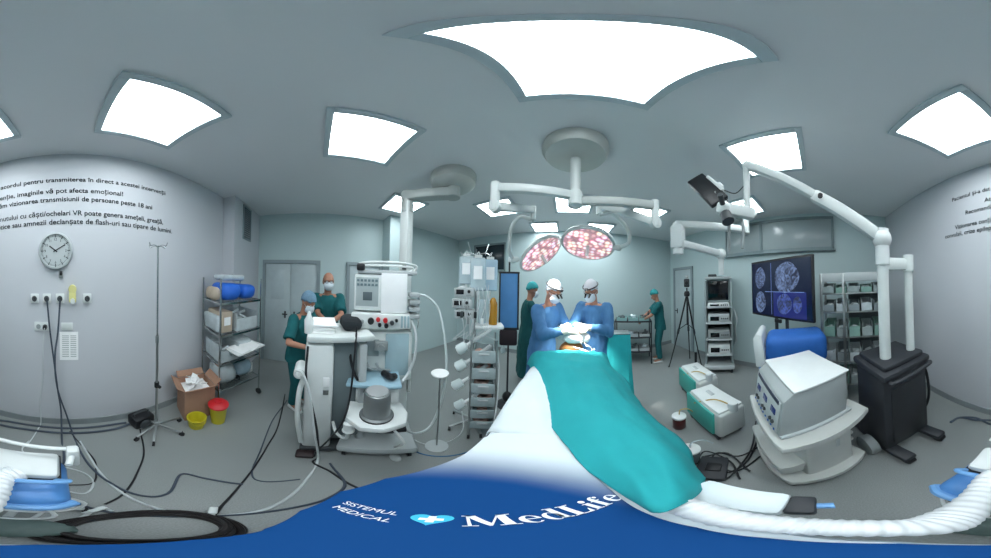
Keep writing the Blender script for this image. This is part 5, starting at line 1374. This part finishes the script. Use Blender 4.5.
# body: wedge front at -x
b = MB(); prof = [(-.29, .0), (.2, 0), (.22, .2), (.22, .385), (-.2, .385), (-.27, .33), (-.31, .04)]
MY = Matrix.Rotation(PI/2, 4, 'X')
b.prism(prof, -.25, .25, M=MY, bev=.012); b.build('body', mat('generator_grey', '9fa6a6', .45), g)
b = MB(); b.prism([(-.21, .384), (.235, .384), (.235, .4), (-.21, .4)], -.262, .262, M=MY, bev=.005); b.build('top_plate', WHITE, g)
b = MB(); b.prism([(-.09, .05), (.19, .05), (.2, .3), (-.07, .3)], -.254, -.249, M=MY); b.build('side_panel', mat('speckled_side_label', 'b0b4ae', .5, var=.25, scale=40), g, label='pale printed label panel')
# sloping front details lie on the face from (-.31,.04) to (-.27,.33)
fd = V((.04, 0, .29)).normalized(); fn = V((-fd.z, 0, fd.x))
FR = frame3((0, 1, 0), fd)
def onf(y, s, d=.004): return V((-.31, y, .04))+fd*s+fn*d
b = MB(); b.box(onf(0, .145), (.46, .27, .008), rot=FR, bev=.003); fp = b.build('front_plate', mat('front_plate_grey', 'b7bdbd', .4), g)
for k in range(3):
    MB().box(onf(-.15+.15*k, .17, .01), (.07, .05, .008), rot=FR, bev=.003).build('display', mat('blue_black_display', '121a3a', .2, emit='1a2c66', estr=.5), fp)
    kb = MB()
    for j in range(2): kb.cyl(onf(-.17+.15*k+.04*j, .08, .0), onf(-.17+.15*k+.04*j, .08, .02), .014)
    kb.build('socket', DGREY, fp)
b = MB(); b.box(onf(0, .265, .006), (.42, .03, .008), rot=FR, bev=.002); b.build('dark_strip', mat('navy_strip', '1c2740', .35), fp)
for k in range(9): MB().cyl(onf(-.2+.05*k, .03, .0), onf(-.2+.05*k, .03, .012), .009).build('button', BLUE, fp)
b = MB(); b.prism([(-.3, .0), (.24, 0), (.24, .03), (-.3, .03)], -.27, .27, M=MY, bev=.01)
b.build('foot_rim', LGREY, g)
o = thing('power_supply_box', 'small grey box with stacked connectors behind the generator on the tray', 'box', Rt @ V((.275, .0, .766)), rz)
b = MB(); b.box((0, 0, .06), (.09, .3, .12), bev=.012); b.box((0, -.02, .135), (.08, .2, .03), bev=.008); b.box((0, -.04, .165), (.07, .12, .02), bev=.006); b.build('body', LGREY, o)
b = MB(); b.box((.0, -.155, .07), (.05, .012, .04), bev=.003); b.build('inlet', BLACK, o)

# blue-covered device behind it
c = V((1.93, .3, 0)); u2 = V((.2, -.98, 0)).normalized(); rz2 = math.atan2(u2.y, u2.x)
t = thing('covered_device', 'device under a bright blue wrap with a white control face, behind the generator', 'device', c, rz2)
b = MB(); b.box((.05, 0, 1.06), (.72, .42, .34), bev=.09, seg=4)
for v_ in b.bm.verts: v_.co += mnoise.noise_vector(v_.co*6)*.018
b.build('blue_wrap', BLUE, t)
b = MB(); b.prism([(-.05, 0), (.07, 0), (.02, .36), (-.03, .38), (-.08, .33)], -.22, .22, M=Matrix.Translation((-.36, 0, .89)) @ Matrix.Rotation(PI/2, 4, 'X'), bev=.015); f = b.build('control_face', WHITE, t)
b = MB()
for k in range(4): b.box((-.37+.025*k*0, -.1+.06*k, 1.1), (.16, .03, .03), bev=.005)
b.build('keys', GREY, f)
SPK = mat('blue_white_print_wrap', '5f7fb8', .7, var=.55, scale=26)
b = MB(); b.box((-.06, 0, .5), (.66, .4, .78), bev=.04)
for v_ in b.bm.verts: v_.co += mnoise.noise_vector(v_.co*5)*.012
b.build('cabinet', SPK, t, label='blue and white speckled covering')
for sx in (-.2, .22):
    for sy in (-.14, .14): MB().cyl((sx-.02, sy, .05), (sx+.02, sy, .05), .05, n=16).build('caster', BLACK, t)

# two white units with teal sides on the floor
def unit(near, u_, v_, w, l, lab):
    near, u_, v_ = V((*near, 0)), V((*u_, 0)).normalized(), V((*v_, 0)).normalized()
    c_ = near+u_*w/2+v_*l/2
    t = thing('fluid_unit', lab, 'fluid unit', c_, math.atan2(u_.y, u_.x), 'white units with teal sides')
    b = MB(); b.box((.012, 0, .26), (w-.024, l, .38), bev=.035, seg=3); b.build('body', mat('unit_off_white', 'c9cecb', .4), t)
    b = MB(); b.box((-w/2+.012, 0.04, .27), (.03, l-.08, .34), bev=.012); b.build('side_panel', TEALM, t, label='teal side panel')
    b = MB(); b.box((0.01, 0, .46), (w*.86, l*.9, .03), bev=.012); b.build('lid', WHITE, t)
    b = MB(); b.box((.02, .1, .478), (.05, .12, .012), bev=.004); b.build('lid_handle', LGREY, t)
    b = MB(); b.lathe([(.001, 0), (.05, 0), (.052, .09), (.046, .1), (.001, .1)], 20, (.03, -l/2+.03, .43)); b.build('pump_head', LGREY, t)
    b = MB(); b.lathe([(.001, .1), (.047, .1), (.05, .115), (.03, .122), (.001, .124)], 20, (.03, -l/2+.03, .43)); b.build('pump_cap', WHITE, t)
    b = MB(); b.tube([(-w/2-.01, .1, .4), (-.05, -.08, .51), (.03, -l/2+.02, .5)], .008); b.build('tube', mat('amber_tubing', 'b59a5a', .4), t)
    b = MB(); b.box((0, 0, .06), (w*.9, l*.9, .05), bev=.015); b.build('plinth', CHAR, t)
    for sx in (-1, 1):
        for sy in (-1, 1): MB().cyl((sx*w*.38-.012, sy*l*.4, .025), (sx*w*.38+.012, sy*l*.4, .025), .025, n=12).build('caster', BLACK, t)
unit((1.15, .84), (.95, -.3), (.3, .95), .36, .62, 'nearer white fluid unit with a teal side and a round white pump head')
unit((1.56, 1.46), (.95, -.3), (.3, .95), .36, .62, 'further white fluid unit with a teal side, beyond the nearer one')
for (px, py, r, h, z), m, lab in (((679, 414, .072, .22, 0), BLOOD, 'suction jar with dark red fluid and a white lid by the fluid units'), ((690, 447, .07, .26, 0), mat('smoky_jar', '5a6466', .2), 'grey suction jar with a white lid closest to the teal drape')):
    q = atz(px, py, h+z); t = thing('suction_jar', lab, 'jar', (q.x, q.y, 0), 0, 'suction jars')
    MB().lathe([(.001, 0), (r*.85, 0), (r, .02), (r, h-.03), (r*.8, h-.01)], 22).build('jar', m, t)
    MB().lathe([(r*1.08, h-.03), (r*1.1, h-.005), (r*.6, h+.012), (.001, h+.014)], 22).build('lid', WHITE, t)
    MB().tube([(0, 0, h), (.02, .0, h+.08), (.12, -.02, h+.05), (.2, -.05, h-.06)], .007).build('tube', CLEAR if m is not BLOOD else mat('amber_tubing', 'b59a5a'), t)
for i, pts in enumerate(([(690, 470), (712, 462), (735, 470), (760, 455)], [(695, 460), (720, 472), (745, 462), (757, 440)], [(700, 480), (725, 478), (742, 462), (752, 445), (756, 420)], [(705, 455), (728, 452), (750, 470)], [(693, 466), (705, 450), (730, 460), (740, 478)], [(702, 474), (716, 452), (738, 455), (758, 446)])):
    cable('floor_cable', [atz(x, y, .012+.006*i) for x, y in pts], .008, CABB, ['black cable nearest the table in the tangle by the fluid units', 'black cable crossing the middle of the tangle by the fluid units', 'long black cable of the tangle running up to the generator trolley', 'short black cable furthest from the table in the tangle', 'black cable looping round the flat foot switch by the fluid units', 'black cable running from the jar to the base of the generator trolley'][i], 'cable', 'tangled cables by the fluid units')
q = atz(712, 468, 0); t = thing('foot_switch_unit', 'dark flat foot switch lying among the tangled cables', 'foot switch', q, .5)
MB().box((0, 0, .025), (.3, .2, .05), bev=.015).build('base', CHAR, t); MB().box((0, -.01, .055), (.1, .1, .02), bev=.008).build('pedal', BLACK, t)

# supply rack behind the microscope
c = V((2.33, -.6, 0)); u3 = V((-.24, -.97, 0)).normalized(); rz3 = math.atan2(u3.y, u3.x)
t = thing('supply_rack', 'tall steel rack of small supply bins behind the microscope column', 'rack', c, rz3)
RW, RD, RH = .95, .36, 1.88
for sx in (-1, -.33, 1):
    for sy in (-1, 1): MB().box((sx*RW/2, sy*RD/2, RH/2), (.035, .035, RH), bev=.004).build('post', STEEL, t)
b = MB(); b.box((0, -RD/2, RH-.05), (RW+.04, .02, .11), bev=.006); b.box((0, 0, RH-.02), (RW+.04, RD, .02), bev=.004); b.build('top_shelf', LGREY, t)
for z in (.3, .68, 1.04, 1.38, 1.62):
    MB().box((0, 0, z), (RW, RD, .018), bev=.003).build('shelf', STEEL, t)
MB().box((.2, RD/2+.0, 1.2), (.6, .008, .9)).build('back_panel', mat('grey_back_panel', '6b7476', .5), t)
Rt = RM[t.name]; k = 0
pos = ['leftmost', 'second from the left', 'third from the left', 'fourth from the left', 'rightmost']
for zi, (z, row) in enumerate(((.3, 'lowest'), (.68, 'second'), (1.04, 'third'), (1.38, 'fourth'), (1.62, 'top'))):
    for j in range(5):
        hh_ = [.2, .2, .2, .15, .12][zi]-.02*((j+zi) % 2)
        o = thing('supply_bin', '%s bin on the %s shelf from the floor of the steel rack' % (pos[j], row) if row not in ('lowest', 'top') else '%s bin on the %s shelf of the steel rack behind the microscope' % (pos[j], row), 'bin', Rt @ V((-.37+.18*j, -.02, z+.0095)), rz3, 'bins on the steel rack')
        m = [mat('pale_bin', '93a0a0', .4, var=.2, scale=20), mat('clear_supply_pack', 'b9c3c6'), mat('green_bin', '7fa398', .45, var=.2), mat('grey_bin', '858f92', .45)][(j*2+zi) % 4]
        b = MB(); w, d = .155, .28
        b.box((0, 0, .006), (w, d, .012)); b.box((w/2-.004, 0, hh_/2), (.008, d, hh_)); b.box((-w/2+.004, 0, hh_/2), (.008, d, hh_)); b.box((0, d/2-.004, hh_/2), (w, .008, hh_)); b.box((0, -d/2+.004, hh_*.35), (w, .008, hh_*.7)); b.build('tray', m, o)
        b = MB()
        for i in range(3): b.box((random.uniform(-.03, .03), random.uniform(-.07, .07), hh_*.35+.02), (.07, .1, .04), rot=Euler((random.uniform(-.4, .4), random.uniform(-.4, .4), i)), bev=.006)
        b.build('contents', PB, o)

# video tower by the far corner
c = V((2.83, 1.98, 0)); rz4 = math.atan2(c.y, c.x)-PI/2
t = thing('video_tower', 'grey video tower with a dark monitor and stacked units beside the tripod', 'video tower', c, rz4)
TWm = mat('tower_enamel', '97a3a4', .45)
for sx in (-1, 1): MB().box((sx*.27, .06, 1.0), (.04, .42, 1.7), bev=.012).build('side_panel', TWm, t)
MB().box((0, .27, 1.0), (.5, .02, 1.6), bev=.004).build('back_panel', mat('tower_back', '4c5659', .5), t)
MB().box((0, .02, .14), (.62, .56, .09), bev=.025).build('base', LGREY, t)
for sx in (-1, 1):
    for sy in (-1, 1): MB().cyl((sx*.25-.02, .02+sy*.22, .05), (sx*.25+.02, .02+sy*.22, .05), .05, n=16).build('caster', BLACK, t)
for k, z in enumerate((.42, .74, 1.06, 1.36)):
    b = MB(); b.box((0, -.02, z), (.52, .48, .025), bev=.006); b.build('shelf', LGREY, t)
b = MB(); b.box((0, .0, 1.66), (.5, .1, .44), bev=.015); m_ = b.build('monitor', TWm, t); MB().box((0, -.053, 1.66), (.44, .008, .37), bev=.003).build('screen', SCREEN, m_)
b = MB(); b.box((0, .03, 1.9), (.56, .4, .05), bev=.012); b.build('top_shelf', LGREY, t); b = MB(); b.box((-.12, -.02, 1.95), (.18, .14, .05), bev=.012); b.build('camera_box', DGREY, t)
Rt = RM[t.name]
for k, (z, hh_, m, lab) in enumerate(((1.3735, .06, WHITE, 'thin white unit under the monitor of the video tower'), (1.0735, .16, LGREY, 'light grey video unit on the third shelf of the video tower'), (.7535, .17, GREY, 'grey light-source unit on the second shelf of the video tower'), (.4335, .2, OFFW, 'off-white unit with a dark slot on the lowest shelf of the video tower'))):
    o = thing('video_unit', lab, 'video unit', Rt @ V((0, -.04, z)), rz4, 'units in the video tower')
    MB().box((0, 0, hh_/2), (.44, .4, hh_), bev=.01).build('case', m, o)
    MB().box((-.08, -.202, hh_*.5), (.18, .006, hh_*.5), bev=.002).build('display', SCREEN, o)
    b = MB()
    for j in range(4): b.cyl((.06+.04*j, -.2, hh_*.5), (.06+.04*j, -.215, hh_*.5), min(.013, hh_*.25))
    b.build('button', DGREY, o)
o = thing('cable_bundle', 'loose pale cables bunched at the right side of the video tower', 'cables', Rt @ V((.33, .0, .75)), rz4)
b = MB()
for k in range(5): b.tube([(0, -.05+.02*k, .55), (.05+.01*k, -.06+.02*k, .35), (.03, -.05+.03*k, .1), (.06, -.02+.02*k, -.1), (0, 0, -.2)], .009)
b.build('loops', CABW, o)

# camera tripod by the far door
ap = V((2.5, 2.62, 1.6)); t = thing('camera_tripod', 'black camera tripod with a small camera standing before the far door', 'tripod', (2.5, 2.62, 0))
for k, q in enumerate((V((2.15, 2.86, 0)), V((2.68, 2.36, 0)), V((2.82, 2.88, 0)))):
    d = q-ap; l = MB(); l.cyl(ap+d*.02, ap+d*.5, .02, .017); l.cyl(ap+d*.45, ap+d*.995, .014, .011); lg = l.build('leg', BLACK, t, world=True)
    MB().ell(q+V((0, 0, .015)), .018).build('rubber_foot', BLACK, lg, world=True); b = MB(); b.cyl(ap+d*.46, ap+d*.52, .026); b.build('leg_lock', DGREY, lg, world=True)
b = MB(); b.cyl((2.5, 2.62, .95), (2.5, 2.62, 1.72), .016); b.build('centre_column', CHAR, t, world=True)
b = MB()
for q in (V((2.15, 2.86, 0)), V((2.68, 2.36, 0)), V((2.82, 2.88, 0))): b.cyl((2.5, 2.62, .98), ap+(q-ap)*.46, .008)
b.build('spreader', CHAR, t, world=True)
b = MB(); b.lathe([(.001, -.06), (.06, -.05), (.07, .0), (.05, .05), (.001, .06)], 18, ap); b.build('tripod_head', BLACK, t, world=True)
b = MB(); b.box((2.5, 2.62, 1.82), (.13, .12, .17), rz=.7, bev=.02); cmr = b.build('camera_body', CHAR, t, world=True); b = MB(); dl = V((-.69, -.72, 0)); b.cyl(V((2.5, 2.62, 1.82))+dl*.05, V((2.5, 2.62, 1.82))+dl*.12, .045, .04, 18); b.build('lens', BLACK, cmr, world=True)
b = MB(); b.box((2.5, 2.62, 1.945), (.09, .07, .06), rz=.7, bev=.015); b.build('top_unit', LGREY, cmr, world=True)
# black floor case at the tripod's foot
q = V((2.32, 2.2, 0)); t = thing('black_floor_unit', 'low black floor unit with a short pole in front of the tripod', 'floor unit', q, .3)
b = MB(); b.box((0, 0, .06), (.42, .12, .09), bev=.03); b.box((0, 0, .055), (.12, .4, .08), bev=.03); b.build('base', BLACK, t); b = MB(); b.cyl((0, 0, .1), (0, 0, .5), .025); b.build('pole', BLACK, t)

# instrument trolley against the front wall
c = V((1.62, 3.62, 0)); rz5 = -.42
t = thing('instrument_trolley', 'three-tier instrument trolley against the far wall beside the nurse', 'trolley', c, rz5)
b = MB()
TW, TD = .86, .44
for sx in (-1, 1):
    for sy in (-1, 1): 
        MB().cyl((sx*TW/2, sy*TD/2, .08), (sx*TW/2, sy*TD/2, 1.02), .015).build('post', CHAR, t); MB().cyl((sx*TW/2-.012, sy*TD/2, .045), (sx*TW/2+.012, sy*TD/2, .045), .045, n=14).build('caster', BLACK, t)
for z in (.3, .64, 1.0): MB().box((0, 0, z), (TW+.03, TD+.03, .03), bev=.006).build('shelf', CHAR, t)
Rt = RM[t.name]
nm = {.3: 'lowest', .64: 'middle', 1.0: 'top'}
for z in (.3, .64, 1.0):
    for j, x in enumerate((-.27, .0, .27)):
        o = thing('instrument_tray', '%s tray on the %s tier of the instrument trolley' % (['left', 'centre', 'right'][j], nm[z]), 'tray', Rt @ V((x, -.02, z+.0155)), rz5+random.uniform(-.06, .06), 'trays on the instrument trolley')
        b = MB(); w, d, hh_ = .23, .34, .06
        b.box((0, 0, .005), (w, d, .01)); b.box((w/2, 0, hh_/2), (.008, d, hh_)); b.box((-w/2, 0, hh_/2), (.008, d, hh_)); b.box((0, d/2, hh_/2), (w, .008, hh_)); b.box((0, -d/2, hh_/2), (w, .008, hh_)); b.build('tray', LGREY if z < 1 else mat('pale_teal_tray', '8fb5b5', .4), o)
        b = MB()
        for i in range(5): b.box((random.uniform(-.06, .06), random.uniform(-.1, .1), .04+.01*i), (.1, .05, .03), rot=Euler((random.uniform(-.3, .3), random.uniform(-.3, .3), random.uniform(0, 3))), bev=.006)
        b.build('contents', SHEET if (j+int(z*10)) % 2 else mat('dull_metal_block', '6d7476'), o)
q = Rt @ V((.37, -.1, 1.0155)); b = MB(); b.lathe([(.001, 0), (.03, 0), (.032, .13), (.015, .16), (.012, .2), (.001, .2)], 16, q); solo(b, 'dark_bottle', CHAR, 'small dark bottle on the right end of the instrument trolley top', 'bottle')
# blue cloth and stick at the right edge behind the blower
# ------------------------------------------------------------------ light, world, colour
w = bpy.data.worlds.new('room_air'); SC.world = w; w.use_nodes = True
w.node_tree.nodes['Background'].inputs[0].default_value = (.6, .75, .85, 1); w.node_tree.nodes['Background'].inputs[1].default_value = .05
SC.view_settings.view_transform = 'Standard'; SC.view_settings.look = 'None'; SC.view_settings.exposure = .14; SC.view_settings.gamma = 1.; SC.view_settings.use_curve_mapping = False
SC.cycles.use_denoising = True; SC.cycles.max_bounces = 8; SC.cycles.diffuse_bounces = 5; SC.cycles.transparent_max_bounces = 8
